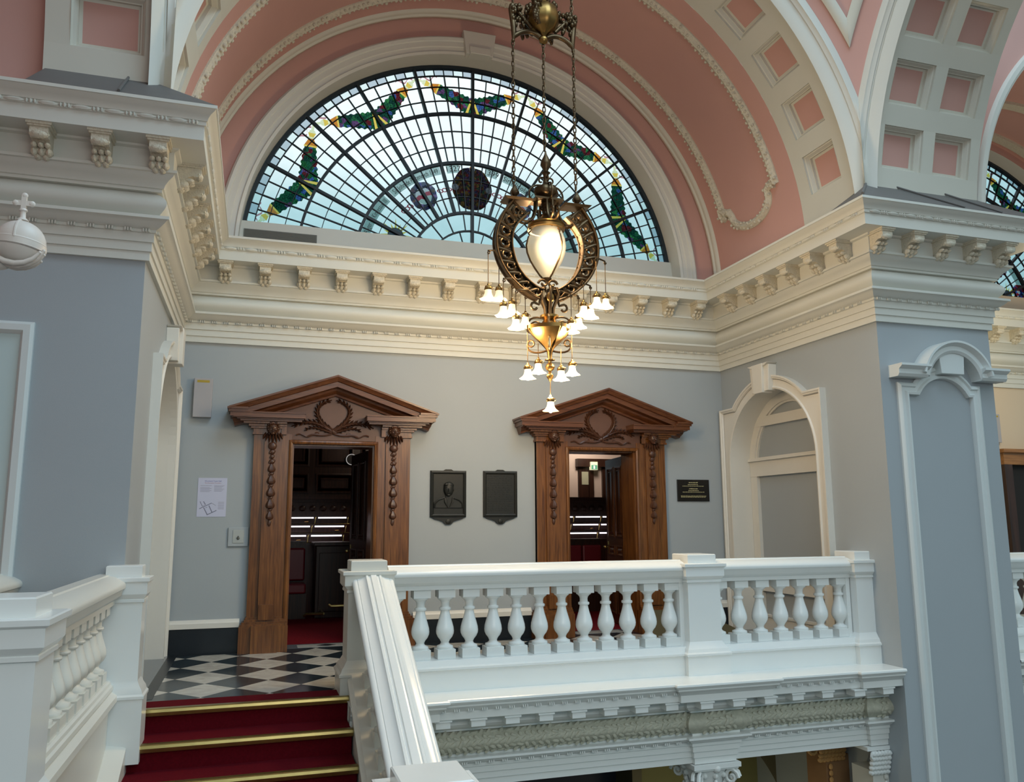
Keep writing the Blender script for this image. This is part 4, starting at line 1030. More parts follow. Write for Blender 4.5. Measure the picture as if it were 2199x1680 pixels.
def rail(mb, a, b, z, axis='x'):
    c0, c1 = a, b
    r = []
    for p in (c0, c1): r.append([((p[0], p[1]+o, z+h) if axis == 'x' else (p[0]+o, p[1], z+h)) for o, h in RP])
    mb.grid(r, True); mb.add(r[0], [tuple(range(len(RP)))]); mb.add(r[1], [tuple(range(len(RP)))[::-1]])
YB = -2.765
def plinth(mb, x0, x1):
    prof = [(0, -.13), (.18, -.13), (.18, .06), (.195, .065), (.195, .085), (.175, .10), (.165, .125), (.155, .15), (.0, .152)]
    pr_ = prof+[(-a, b) for a, b in prof[::-1][1:-1]]
    r = [[(x, YB+o, h) for o, h in pr_] for x in (x0, x1)]; mb.grid(r, True); mb.add(r[0], [tuple(range(len(pr_)))]); mb.add(r[1], [tuple(range(len(pr_)))[::-1]])
def rowthing(x0, x1, lab, xsb):
    o = thing('balustrade', lab, 'balustrade', ((x0+x1)/2, YB, -.13), 'white balustrades')
    m = MB(); rail(m, (x0, YB), (x1, YB), .80); m.build('handrail', GLOSS, o, 40)
    m = MB(); plinth(m, x0, x1); m.build('plinth', GLOSS, o, 30)
    baluster_row(o, [(x, YB, .152) for x in xsb], .65, GLOSS)
    m = MB(); 
    
    for xe, s in ((x0, 1), (x1, -1)):
        m = MB(); m.box(min(xe, xe+s*.05), max(xe, xe+s*.05), YB-.09, YB+.09, .15, .81); m.build('half_post', GLOSS, o, 0)
    
rowthing(2.24, 5.38, 'long white balustrade of bulbous balusters in front of the right door, between two square posts', [2.574+.2432*i-.2432 for i in range(13)])
rowthing(5.74, 7.50, 'short white balustrade at the right end, between the square post and the right wall', [5.835+.2625*i for i in range(7)])
NEWP = [(.25, -.13), (.25, .06), (.262, .065), (.262, .085), (.245, .10), (.235, .13), (.215, .155), (.198, .185), (.19, .20), (.19, .80), (.205, .805), (.205, .825), (.198, .83), (.215, .85), (.228, .868), (.228, .955), (.24, .962), (.247, .968), (.247, .995), (.235, 1.0)]
CAPB = [(.168, .998), (.168, 1.085), (.16, 1.093), (.0005, 1.095)]
def newel(x, y, dz, lab, material, k=1.0, x1=None, x0=None, hy=None, base=None):
    o = thing('newel_post', lab, 'newel post', (x, y, -.13*k+dz), 'square white newel posts')
    m = MB(); pr_ = [(h*k, z+dz) for h, z in NEWP]
    if base is not None: pr_[0] = (pr_[0][0], base)
    m.stack(x, y, pr_, x1=x1, x0=x0, hy=hy); m.build('shaft', material, o, 20)
    m = MB(); m.stack(x, y, [(h*k, z+dz) for h, z in CAPB], x1=x1, x0=x0, hy=hy); m.build('cap_block', material, o, 20)
    return o
newel(5.57, YB-.0, 0, 'square white newel post in the middle of the balcony balustrade', GLOSS)
newel(7.70, YB-.0, 0, 'white half post where the balcony balustrade meets the right wall', GLOSS, x1=W)
newel(2.05, YB-.0, 0, 'square white newel post at the head of the stairs, where the sloping handrail lands', STRING, base=-.3)
newel(.02, -D-.04, .02, 'white half post at the head of the stairs against the left pier', GLOSS, k=.80, hy=.75, base=-.4)
# sloping balustrade on the right of the stairs
SL = .487; XS = 2.08
zr = lambda y: .985+SL*(y+2.97)
o = thing('stair_balustrade', 'sloping white stair balustrade with a broad grooved handrail running down towards the viewer', 'balustrade', (XS, -4.0, -.3), 'white balustrades')
SR = [(.0, .0), (.025, .0), (.032, -.012), (.045, -.014), (.052, -.004), (.07, -.004), (.078, -.018), (.11, -.034), (.145, -.040), (.150, -.046), (.165, -.044), (.182, -.052), (.192, -.068), (.190, -.09), (.175, -.105), (.165, -.11), (.16, -.16), (.13, -.19), (.11, -.195), (.11, -.235), (0, -.235)]
SRF = [(a, b) for a, b in SR]+[(-a, b) for a, b in SR[::-1][1:-1]]
m = MB(); r = [[(XS+a, y, zr(y)+b*1.1) for a, b in SRF] for y in (-2.96, -5.36)]; m.grid(r, True); m.add(r[0], [tuple(range(len(SRF)))]); m.build('handrail', GLOSS, o, 40)
m = MB(); zs = lambda y: zr(y)-.93
prof = [(.20, -3), (.20, -.02), (.215, -.015), (.215, .015), (.195, .03), (.18, .06), (-.18, .06), (-.195, .03), (-.215, .015), (-.215, -.015), (-.20, -.02), (-.20, -1.2), (-.20, -3)]
r = [[(XS+a, y, zs(y)+b) for a, b in prof] for y in (-2.96, -6.4)]; m.grid(r, False); m.add(r[0], [tuple(range(len(prof)))]); m.build('string', STRING, o, 30)
baluster_row(o, [(XS, -3.13-.225*i, zs(-3.13-.225*i)+.04) for i in range(10)], .66, STRING, .05)
newel(2.09, -5.63, -1.145, 'large white newel post at the foot of the sloping handrail, bottom centre', GLOSS, k=1.28)
# ================================================================== STAIRS
o = thing('staircase', 'flight of steps with a deep red carpet and worn brass nosings, bottom left', 'stairs', (1.0, -3.5, -1.0))
TR_, RI = .395, .19
for k in range(8):
    y0 = -3.05-TR_*k; z0 = ZF-RI*k
    m = MB(); yb = -2.62 if k == 0 else y0+TR_+.02
    m.box(.10, 1.87, y0+.03, yb, z0-RI-.02, z0-.02); m.box(.125, 1.865, y0+.012, yb if k else -2.70, z0-.021, z0+.002 if k else z0+.006)
    m.box(.125, 1.865, y0+.02, y0+.04, z0-RI, z0-.02); m.build('carpeted_step', CARPET, o, 0)
    m = MB(); pr_ = [(-.012, -.045), (-.018, -.015), (-.012, .006), (.0, .012), (.055, .012), (.06, .004), (.0, .002), (-.002, -.045)]
    r = [[(x, y0+a, z0+b) for a, b in pr_] for x in (.112, 1.878)]; m.grid(r, True); m.add(r[0], [tuple(range(8))]); m.add(r[1], [tuple(range(8))[::-1]])
    m.build('brass_nosing', BRASS, o, 25)
m = MB()
pr_ = [(-.15, -1.5), (-.15, .10), (.10, .06), (.125, .05), (.125, -1.5)]
zc = lambda y: ZF+SL*(y+3.05)
r = [[(a, y, zc(y)+b) for a, b in pr_] for y in (-3.2, -6.4)]; m.grid(r, False); m.add(r[0], [tuple(range(5))]); m.build('left_string', STRING, o, 20)
m = MB(); m.box(1.87, 2.30, -3.05, -2.93, -.6, -.14); m.box(-.12, .12, -3.3, -2.9, -.6, ZF-.001); m.build('landing_edge', STRING, o, 0)
# ================================================================== LEFT GALLERY
XL = -.135
o = thing('balustrade', 'level white balustrade at the left edge, left of the stairs, seen steeply from its end', 'balustrade', (XL, -4.7, -.2), 'white balustrades')
m = MB(); rail(m, (XL, -D-.0), (XL, -6.0), .81, 'y'); m.build('handrail', STRING, o, 40)
m = MB(); prof = [(.0, .235), (.10, .235), (.115, .225), (.12, .205), (.135, .195), (.14, .17), (.13, .15), (.17, .12), (.175, .08), (.16, .06), (.12, .05), (.12, -.0)]
r = [[(XL+a, y, h) for a, h in prof] for y in (-D, -6.0)]; m.grid(r, False)
m.box(XL-.12, XL+.119, -6.0, -D, -3, .05); m.box(XL-.14, XL, -6.0, -D, .05, .235); m.build('plinth', STRING, o, 30)
baluster_row(o, [(XL, -3.60-.2432*i, .235) for i in range(10)], .575, STRING)
newel(XL, -6.16, .015, 'big square white newel post at the lower left edge of the view', GLOSS, base=-3)
o = thing('balustrade', 'short piece of white handrail ending at the left pier, at the far left edge', 'balustrade', (-.91, -4.0, -.2), 'white balustrades')
m = MB(); rail(m, (-.91, -D), (-.91, -5.4), .83, 'y'); m.build('handrail', STRING, o, 40)
m = MB(); m.box(-1.0, -.82, -3.5, -D, -.2, .84); m.box(-1.06, -.76, -5.4, -D, -.5, .2); m.build('plinth', STRING, o, 0)
baluster_row(o, [(-.91, -3.75-.2432*i, .2) for i in range(6)], .63, STRING)

# ================================================================== BALCONY FRONT
BE = [(.0, -.13), (.36, -.13), (.372, -.138), (.375, -.155), (.362, -.175), (.345, -.182), (.345, -.20), (.325, -.215), (.305, -.24), (.295, -.25), (.295, -.315), (.285, -.322), (.155, -.325), (.155, -.40), (.14, -.405), (.125, -.43), (.09, -.45), (.075, -.455), (.075, -.47), (.045, -.475)]
BE += [(.045+.085*sin(PI*i/10), -.475-.205*i/10) for i in range(1, 10)]
BE += [(.045, -.68), (.045, -.70), (.13, -.702), (.13, -.722), (.115, -.73), (.09, -.75), (.07, -.765), (.055, -.77), (.055, -.80), (.04, -.803), (.04, -.86), (.025, -.863), (.025, -.92), (.01, -.923), (.01, -.985), (-.01, -.985)]
YF = -2.955
path = [(1.86, YF-.05), (2.36, YF-.05), (2.36, YF), (5.36, YF), (5.36, YF-.05), (5.82, YF-.05), (5.82, YF), (7.52, YF), (7.52, YF-.05), (W, YF-.05)]
m = MB(); sweep(m, path, BE, FP, side=-1); m.box(1.86, W, YF-.04, -2.6, -.30, -.1302); m.box(1.86, W, YF+.004, -2.56, -.984, -.9)
bal = struct(m, 'trim_30', GLOSS)
m0 = None
for i in range(16):
    x = 2.70+.3285*i
    if i > 7: x = 5.02+.366*(i-7)-.03
    if x > W-.1: break
    yy = YF-(.05 if (5.0 < x < 6.1 or x > 7.1) else 0)
    m = MB(); m.box(x-.067, x+.067, yy-.285, yy-.15, -.392, -.326); m.box(x-.08, x+.08, yy-.297, yy-.15, -.336, -.322); m.build('mutule', GLOSS, bal, 0)
m = MB()   # carved pulvinated frieze: overlapping laurel leaves
sweep(m, path, [(.05, -.478)]+[(.050+.085*sin(PI*q/10), -.475-.205*q/10) for q in range(1, 10)]+[(.05, -.677)], FP, side=-1)
for i in range(84):
    x = 1.93+.069*i
    if any(abs(x-c) < .04 for c in (2.36, 5.36, 5.82, 7.52)): continue
    yy = YF-(.05 if (x < 2.36 or 5.36 < x < 5.82 or x > 7.52) else 0)
    for j in range(5):
        t = .12+.19*j; pz = -.475-.205*t; py = yy-.044-.085*sin(PI*t); xx = x+.034*(j % 2)+random.uniform(-.01, .01); tl = .6*(1 if j % 2 else -1)+random.uniform(-.5, .5)
        m.ball((xx, py, pz), .044, .016, .020, 7, 4, T=Matrix.Rotation(tl, 3, 'Y'))
m.build('leaf_carving', mat('carved_frieze', (.46, .45, .36), .6, noise=.3, nscale=25), bal, 40)
m = MB()
x = 2.4
while x < 7.4:
    for a in (0, .02, .04): m.box(x+a, x+a+.011, YF-.335, YF-.31, -.243, -.222); m.box(x+a, x+a+.011, YF-.105, YF-.08, -.765, -.745)
    x += .13
m.build('bead_moulding', GLOSS, bal, 0)
# soffit and underside
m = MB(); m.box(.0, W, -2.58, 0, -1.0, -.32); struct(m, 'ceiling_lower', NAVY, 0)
# columns carrying the balcony
def capital(o, x, y, z, material, k=1.0):
    m = MB()
    m.box(x-.27*k, x+.27*k, y-.27*k, y+.27*k, z-.045, z); m.box(x-.25*k, x+.25*k, y-.25*k, y+.25*k, z-.065, z-.045)
    m.lathe([(.17*k, -.42), (.185*k, -.40), (.17*k, -.38), (.17*k, -.30), (.19*k, -.18), (.23*k, -.09), (.24*k, -.065)], (x, y, z), 24)
    for sx in (-1, 1):
        for sy in (-1, 1):
            c = Vector((x+sx*.20*k, y+sy*.20*k, z-.15)); d = Vector((sx, sy, 0)).normalized()
            for s_ in (-1, 1):
                pd = Vector((-d.y, d.x, 0))*s_
                pts = [c+d*(.075*(1-t/18)*cos(t*.6))+Vector((0, 0, .085*(1-t/18)*sin(t*.6)))+pd*.03 for t in range(15)]; m.tube([tuple(p) for p in pts], [.020-.0006*t for t in range(15)], 6)
            m.ball(tuple(c), .03, seg=8, n=6)
    for j in range(16):
        a = 2*PI*j/16; zz = -.40 if j % 2 else -.33; r = .18*k
        for q in range(4): m.ball((x+(r+.012*q)*cos(a), y+(r+.012*q)*sin(a), z+zz+.035+.035*q), .035-.004*q, .035-.004*q, .03, 6, 4)
    for j in range(4):
        a = PI/2*j; m.ball((x+.24*k*cos(a), y+.24*k*sin(a), z-.05), .045, .045, .045, 8, 6)
    for j in range(12):
        a = 2*PI*j/12; m.ball((x+.215*k*cos(a), y+.215*k*sin(a), z-.13), .03, seg=6, n=5)
    m.build('scrolled_capital', material, o, 45)
for x, lab in ((5.59, 'pale column with a scrolled leafy capital under the middle of the balcony'),):
    o = thing('column', lab, 'column', (x, YF+.20, -4.6), 'columns under the balcony')
    capital(o, x, YF+.17, -.99, GLOSS); m = MB(); m.lathe([(.22, -4.6), (.22, -4.5), (.175, -4.4), (.175, -2.5), (.16, -1.42)], (x, YF+.17, 0), 28, lobe=lambda a, z: -.03*abs(sin(10*a))); m.build('shaft', STRING, o, 40)
o = thing('pilaster', 'pale pilaster with leafy capital and husk drop at the right end under the balcony', 'pilaster', (7.62, YF+.05, -4.6))
m = MB(); m.box(7.53, W-.001, YF-.03, YF+.3, -4.6, -1.25); m.build('shaft', STRING, o, 0)
m = MB(); m.box(7.44, W-.001, YF-.08, YF+.3, -1.03, -.99)
for j in range(6):
    for q in range(5): m.ball((7.50+.042*j, YF-.045-.012*q, -1.26+.05*q), .035, .035, .032, 6, 4)
m.tube([(7.50+.05*(1-t/16)*cos(t*.6), YF-.1, -1.08+.05*(1-t/16)*sin(t*.6)) for t in range(14)], .014, 6); m.tube([(7.69-.04*(1-t/16)*cos(t*.6), YF-.1, -1.08+.05*(1-t/16)*sin(t*.6)) for t in range(14)], .014, 6)
m.build('scrolled_capital', GLOSS, o, 45)
m = MB()
for j in range(30): m.ball((W-.045, YF-.04, -1.32-.07*j), .026, .02, .034, 6, 5)
m.build('husk_drop', STRING, o, 45)
BROWN = mat('warm_brown_stone', (.28, .15, .07), .6, noise=.2)
o = thing('pilaster', 'warm brown pilaster with golden scrolled capital in the lower hall, right of the olive wall', 'pilaster', (7.55, -2.2, -4.6))
m = MB(); m.box(7.42, W-.002, -2.35, -2.0, -4.6, -1.25); m.build('shaft', BROWN, o, 0)
m = MB(); T_ = mat('ochre_capital', (.52, .28, .10), .55, noise=.2)
m.box(7.2, W-.002, -2.42, -2.0, -1.04, -1.0)
m.tube([(7.22+.09*(1-t/20)*cos(t*.6), -2.40, -1.14+.09*(1-t/20)*sin(t*.6)) for t in range(18)], .022, 6)
for j in range(7):
    for q in range(5): m.ball((7.34+.05*j, -2.36-.014*q, -1.28+.05*q), .04, .035, .034, 6, 4)
for j in range(22): m.ball((7.46, -2.38, -1.36-.07*j), .028, .022, .034, 6, 5)
m.build('scrolled_capital', T_, o, 45)
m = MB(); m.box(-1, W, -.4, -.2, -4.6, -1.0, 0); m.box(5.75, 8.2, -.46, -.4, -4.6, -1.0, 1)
cxx = 6.0
for i in range(24):
    a0, a1 = rad(90-90*i/24), rad(90-90*(i+1)/24)
    m.add([(cxx+1.95*cos(a0), -.9, -2.9+2.0*sin(a0)), (cxx+1.95*cos(a1), -.9, -2.9+2.0*sin(a1)), (cxx+3*cos(a1), -.9, -2.9+3.2*sin(a1)), (cxx+3*cos(a0), -.9, -2.9+3.2*sin(a0))], [(0, 1, 2, 3)], 2)
m.box(5.65, 5.78, -.9, -.4, -4.6, -1, 2)
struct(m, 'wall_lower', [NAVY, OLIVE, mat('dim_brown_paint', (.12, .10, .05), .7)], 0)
m = MB(); m.box(-4.2, 17, -14, TH, -4.7, -4.6); struct(m, 'floor_lower_hall', mat('lower_hall_floor', (.10, .09, .08), .4), 0)
point('lower_hall_lamp', (6.2, -2.0, -2.6), 14, (1, .85, .5), .2)
# landing of the side bay at the far right
m = MB(); m.box(XR, 17.5, -2.95, 0, -.35, ZF); struct(m, 'floor_side_bay', STRING, 0)
o = thing('balustrade', 'white balustrade of the side bay, just visible at the far right edge', 'balustrade', (11.5, YB, -.13), 'white balustrades')
m = MB(); rail(m, (XR, YB), (13.5, YB), .80); m.build('handrail', GLOSS, o, 40)
m = MB(); plinth(m, XR, 13.5); m.build('plinth', GLOSS, o, 30)
baluster_row(o, [(XR+.14+.2432*i, YB, .152) for i in range(16)], .65, GLOSS)
m = MB(); sweep(m, [(XR, YF), (13.5, YF)], BE, FP, side=-1); struct(m, 'trim_31', GLOSS)
point('side_bay_lamp', (12.0, -2.4, 4.0), 110, (1, .80, .50), .2)

# ================================================================== STATUE AT THE LEFT EDGE
o = thing('marble_statue', 'white marble statue at the left edge, holding out an orb with a cross', 'statue', (-.80, -6.35, 1.0))
m = MB()
def T2(c): return c
m.lathe([(.36, .4), (.34, .9), (.30, 1.5), (.24, 1.95), (.20, 2.2), (.24, 2.5), (.26, 2.7), (.22, 2.86), (.09, 2.93), (.065, 3.02)], (-.86, -6.40, 0), 28, lobe=lambda a, z: .05*sin(7*a+z*3)*max(0, (2.4-z)/2), sx=1.05, sy=.8)
m.ball((-.86, -6.40, 3.16), .10, .115, .15, 16, 12); m.ball((-.86, -6.52, 3.14), .016, .025, .03, 8, 6)
m.tube([(-1.09, -6.38, 2.75), (-1.22, -6.36, 2.45), (-1.10, -6.6, 2.25)], [.085, .07, .045], 12)
m.tube([(-.66, -6.40, 2.76), (-.58, -6.42, 2.58), (-.50, -6.43, 2.48), (-.40, -6.44, 2.56), (-.30, -6.44, 2.665)], [.10, .085, .075, .055, .036], 14)
# palm and fingers under the orb
oc = Vector((-.155, -6.40, 2.812)); R_ = .112
m.ball((-.235, -6.43, 2.69), .055, .05, .026, 12, 8)
for j, (yy, L_, lift) in enumerate(((-.045, 1.15, .0), (-.02, 1.28, -.004), (.008, 1.2, -.002), (.035, 1.0, .006))):
    pts = []
    for q in range(6):
        a = rad(-128+q*17*L_); rr = R_+.012
        v_ = Vector((rr*cos(a), yy*1.1-.03, rr*sin(a)+lift)); 
        v_ = v_.normalized()*rr if v_.length < rr else v_
        pts.append(tuple(oc+v_))
    m.tube([(-.25, -6.43+yy*.8, 2.685)]+pts, [.016, .0155, .0145, .0135, .012, .0105, .007], 8)
    m.ball(pts[-1], .0085, seg=8, n=6)
m.tube([(-.26, -6.46, 2.70), (-.262, -6.50, 2.735), (-.245, -6.515, 2.775)], [.018, .015, .010], 8)
m.build('figure', MARBLE, o, 50)
m = MB()
m.ball(tuple(oc), R_, seg=32, n=20)
T = Matrix.Rotation(.12, 3, 'Y')
m.lathe([(R_*.99, -.020), (R_*1.035, -.016), (R_*1.02, -.010), (R_*1.05, .0), (R_*1.02, .010), (R_*1.035, .016), (R_*.99, .022)], tuple(oc+Vector((0, 0, -.012))), 36, T=T)
m.tube([tuple(oc+Vector((.0, -R_*1.01*cos(a), R_*1.01*sin(a)))) for a in [rad(10*i) for i in range(0, 19)]], .006, 6)
m.build('orb', MARBLE, o, 40)
m = MB(); b = oc+Vector((.0, 0, R_))
m.lathe([(.012, 0), (.03, .004), (.014, .02), (.012, .05), (.02, .056), (.016, .066)], tuple(b), 10); m.box(b.x-.011, b.x+.011, b.y-.009, b.y+.009, b.z+.06, b.z+.135); m.box(b.x-.035, b.x+.035, b.y-.0075, b.y+.0075, b.z+.082, b.z+.108)
for dx, dz in ((-.035, .095), (.035, .095), (0, .135)): m.ball((b.x+dx, b.y, b.z+dz), .016, .012, .016, 8, 6)
m.build('cross', MARBLE, o, 40)
m = MB(); m.stack(-.86, -6.4, [(.42, -.2), (.42, 0.0), (.36, .05), (.34, .2), (.36, .34), (.40, .38), (.40, .41)], hy=.9); m.build('pedestal', MARBLE, o, 20)

# ================================================================== CHANDELIER
AX, AY = 3.905, -2.80
ch = thing('chandelier', 'large ornate brass chandelier with a glowing frosted globe and clusters of lit bell shades', 'chandelier', (AX, AY, 2.5))
Lc = lambda x, y, z: (AX+x, AY+y, z)
def chain(mb, x, y, z0, z1, sx=.017, L=.062):
    n = int((z1-z0)/L); 
    for i in range(n):
        zc_ = z0+(i+.5)*(z1-z0)/n; h = (z1-z0)/n*.62
        pts = []
        for j in range(11):
            a = 2*PI*j/10; u = sx*cos(a); w = h*sin(a)
            pts.append(Lc(x+(u if i % 2 else 0), y+(0 if i % 2 else u), zc_+w))
        mb.tube(pts, .0075, 5, up=(.3, .9, .1) if i % 2 else (.9, .3, .1))
for x, y, z0, z1 in ((-.372, 0, 5.02, 6.76), (.352, 0, 5.08, 6.76), (-.012, 0, 5.50, 6.80), (-.372, 0, 7.2, 9.3), (.34, 0, 7.2, 9.3), (-.01, 0, 7.28, 9.3)):
    m = MB(); chain(m, x, y, z0, z1); m.build('chain', BRONZE, ch, 60)
def scroll(mb, c, r, turns, a0, w, plane='xz', sgn=1, n=22, flat=1):
    pts = [];
    for i in range(n+1):
        t = i/n; a = a0+sgn*turns*2*PI*t; rr = r*(1-.82*t); pts.append((c[0]+rr*cos(a), c[1], c[2]+rr*sin(a)))
    mb.tube([Lc(*p) for p in pts], [w*(1-.4*i/n) for i in range(n+1)], 7, flat=flat); return pts
# upper boss
m = MB(); m.lathe([(.01, 6.78), (.045, 6.80), (.055, 6.84), (.03, 6.88), (.05, 6.91), (.12, 6.95), (.165, 7.03), (.175, 7.11), (.15, 7.20), (.09, 7.27), (.06, 7.30), (.07, 7.33), (.02, 7.36)], Lc(-.01, 0, 0), 32, lobe=lambda a, z: .07*abs(cos(4*a)) if 6.9 < z < 7.26 else 0); m.build('ribbed_boss', GILT, ch, 50)
m = MB()
for ang in (0, PI, rad(50), rad(130), rad(-130)):
    cx_, sy_ = cos(ang), sin(ang)
    def H(r, z): return Lc(-.01+r*cx_, r*sy_, z)
    side = ang in (0, PI); R1 = .36 if side else .24
    if side:
        m.tube([H(*p) for p in bez((.04, 6.86), (.12, 6.93), (.26, 6.92), (R1, 6.80), 10)], [.03, .032, .03, .028, .028, .028, .028, .028, .028, .03, .022], 7)
        m.tube([H(*p) for p in bez((R1, 6.76), (R1-.03, 6.9), (R1+.03, 7.05), (R1+.01, 7.20), 8)], [.014, .025, .03, .032, .032, .032, .036, .04, .03], 7)
        m.ball(H(R1, 6.76), .022, seg=8, n=6)
    m.tube([H(*p) for p in bez((.14, 6.95), (.20, 7.02), (.24, 7.06), (R1, 7.18), 8)], .024, 7)
    for q in range(26):
        a = random.random()*6.28; rr = random.random(); c = H(R1-.05+.075*rr*cos(a), 7.13+.13*rr*sin(a)); c = (c[0]+random.uniform(-.03, .03), c[1]+random.uniform(-.04, .04), c[2]); m.ball(c, .026, .028, .032, 6, 5)
    for q in range(14): c = H(.17+.013*q*(R1/.36), 7.08+.12*sin(q*.9)); m.ball(c, .022, .03, .035, 6, 5)
for q in range(30):
    a = random.random()*6.28; c = Lc(-.01+.17*cos(a), .17*sin(a)*.9+.06, 7.20+.08*random.random()); m.ball(c, .028, .028, .036, 6, 5)
m.build('scrolled_corona', BRONZE, ch, 60)
# finial stack and upper crown
m = MB(); m.lathe([(.006, 5.50), (.014, 5.46), (.022, 5.44), (.055, 5.37), (.06, 5.33), (.03, 5.28), (.025, 5.26), (.05, 5.24), (.03, 5.22), (.028, 5.12), (.05, 5.10), (.12, 5.06), (.135, 5.01), (.12, 4.97), (.07, 4.95), (.06, 4.93), (.11, 4.91), (.115, 4.89), (.06, 4.88), (.045, 4.80), (.03, 4.72)], Lc(0, 0, 0), 24, lobe=lambda a, z: .08*cos(6*a) if 4.96 < z < 5.09 else 0)
m.box(AX-.16, AX+.16, AY-.12, AY+.12, 4.895, 4.915)
for ang in (0, PI/2, PI, 3*PI/2):
    ca, sa = cos(ang), sin(ang); H = lambda r, z: Lc(r*ca, r*sa, z)
    m.tube([H(*p) for p in bez((.03, 5.18), (.10, 5.20), (.09, 5.10), (.05, 5.13), 8)], .010, 6)
    m.tube([H(*p) for p in bez((.06, 5.09), (.24, 5.10), (.22, 4.86), (.12, 4.90), 10)], .011, 6)
m.build('crown_stem', BRONZE, ch, 50)
m = MB()
for ang in (0, PI, PI/2, -PI/2):
    ca, sa = cos(ang), sin(ang)*.9; H = lambda r, z: Lc(r*ca, r*sa, z)
    for off in (-.035, .035):
        ox, oy = -sa*off, ca*off
        pts = bez((.12, 4.90), (.12, 4.66), (.22, 4.62), (.30, 4.66), 10)+bez((.30, 4.66), (.37, 4.69), (.33, 4.78), (.29, 4.74), 6)[1:]
        m.tube([tuple(Vector(H(*p))+Vector((ox, oy, 0))) for p in pts], .014, 6)
    pts = bez((.10, 4.80), (.06, 4.66), (.13, 4.60), (.20, 4.58), 8)
    m.tube([H(*p) for p in pts], .016, 6)
for q in range(14): m.ball(Lc(.05*cos(q*1.3), .05*sin(q*1.3), 4.62+.017*q), .028, seg=6, n=5)
m.build('suspension_brackets', BRONZE, ch, 50)
# crescents
def interp(poly, n):
    P = [Vector(p) for p in poly]; L = [0]
    for i in range(1, len(P)): L.append(L[-1]+(P[i]-P[i-1]).length)
    out = []
    for k in range(n+1):
        s_ = L[-1]*k/n; i = max(j for j in range(len(L)) if L[j] <= s_+1e-9); i = min(i, len(P)-2); t = (s_-L[i])/(L[i+1]-L[i])
        p0 = P[max(i-1, 0)]; p1 = P[i]; p2 = P[i+1]; p3 = P[min(i+2, len(P)-1)]
        out.append(.5*((2*p1)+(p2-p0)*t+(2*p0-5*p1+4*p2-p3)*t*t+(3*p1-p0-3*p2+p3)*t**3))
    return out
OUT = [(.40, 4.86), (.50, 4.71), (.565, 4.55), (.585, 4.38), (.55, 4.21), (.47, 4.06), (.36, 3.94), (.23, 3.845), (.11, 3.79)]
INN = [(.215, 4.74), (.32, 4.64), (.39, 4.52), (.408, 4.38), (.38, 4.23), (.325, 4.10), (.24, 4.00), (.12, 3.915), (.05, 3.90)]
for s in (-1, 1):
    m = MB(); a = interp(OUT, 36); b = interp(INN, 36)
    G = lambda p, y: Lc(s*p[0], y, p[1])
    for yy in (-.055, .055):
        m.tube([G(p, yy) for p in a], .014, 6); m.tube([G(p, yy) for p in b], .011, 6)
    m.grid([[G(p, y) for y in (-.055, .055)] for p in a]); m.grid([[G(p, y) for y in (-.05, .05)] for p in b])
    # pierced leaf web: a plate with oval holes between curled leaves
    for i in range(0, 36, 4):
        lp = a[i:i+5]+b[i:i+5][::-1]; c = sum(lp, Vector((0, 0)))/10; per = interp([tuple(v_) for v_ in lp+[lp[0]]], 20)[:20]
        u_ = (a[i+4]-a[i]).normalized(); w_ = Vector((-u_.y, u_.x)); ang0 = .6
        hole = []
        for v_ in per:
            d_ = (v_-c); an = math.atan2(d_.dot(w_), d_.dot(u_))+0; e_ = u_*(.040*cos(an)+.014*sin(an))+w_*(.040*sin(an))
            hole.append(c+e_)
        for yy in (-.032, .032): m.grid([[G(v_, yy) for v_ in per], [G(v_*.35+h_*.65, yy*1.5) for v_, h_ in zip(per, hole)], [G(h_, yy) for h_ in hole]], True)
        m.grid([[G(h_, -.032) for h_ in hole], [G(h_, .032) for h_ in hole]], True)
        for yy in (-.045, .045):
            m.tube([G(c+u_*(.055*cos(q*.55)*(1-q/16))+w_*(.055*sin(q*.55)*(1-q/16)), yy) for q in range(9)], [.016, .016, .015, .014, .012, .011, .010, .010, .012], 6)
            m.tube([G(v_, yy) for v_ in interp([tuple(a[i]), tuple(a[i]*.6+b[i+2]*.4), tuple(b[i+2])], 6)], [.008, .014, .018, .018, .016, .012, .008], 6)
            m.ball(G(b[i+2]*.75+a[i+2]*.25, yy), .018, .018, .022, 7, 5)
    # cap with finial
    m.hexa([Lc(s*x, y, z) for z, e in ((4.86, 0), (4.885, .03)) for x, y in ((.19-e*.3, -.09-e*.5), (.47+e, -.09-e*.5), (.47+e, .09+e*.5), (.19-e*.3, .09+e*.5))])
    m.lathe([(.09, 4.885), (.05, 4.91), (.02, 4.93), (.045, 4.955), (.05, 4.98), (.03, 5.02), (.008, 5.06)], Lc(s*.362, 0, 0), 14, lobe=lambda a_, z: .12*cos(5*a_) if z > 4.93 else 0)
    m.build('pierced_crescent', BRONZE, ch, 45)
# centre globe
def frosted(name, col, es, alpha):
    m = bpy.data.materials.new(name); m.use_nodes = True; n = m.node_tree; n.nodes.clear(); o = n.nodes.new('ShaderNodeOutputMaterial')
    e = n.nodes.new('ShaderNodeEmission'); e.inputs[0].default_value = (*col, 1); e.inputs[1].default_value = es; d = n.nodes.new('ShaderNodeBsdfDiffuse'); d.inputs[0].default_value = (.5, .48, .4, 1)
    ad = n.nodes.new('ShaderNodeAddShader'); t = n.nodes.new('ShaderNodeBsdfTransparent'); mx = n.nodes.new('ShaderNodeMixShader'); mx.inputs[0].default_value = alpha
    n.links.new(e.outputs[0], ad.inputs[0]); n.links.new(d.outputs[0], ad.inputs[1]); n.links.new(t.outputs[0], mx.inputs[1]); n.links.new(ad.outputs[0], mx.inputs[2]); n.links.new(mx.outputs[0], o.inputs[0]); return m
GLOBE = frosted('frosted_globe', (1, .80, .48), .22, .72)
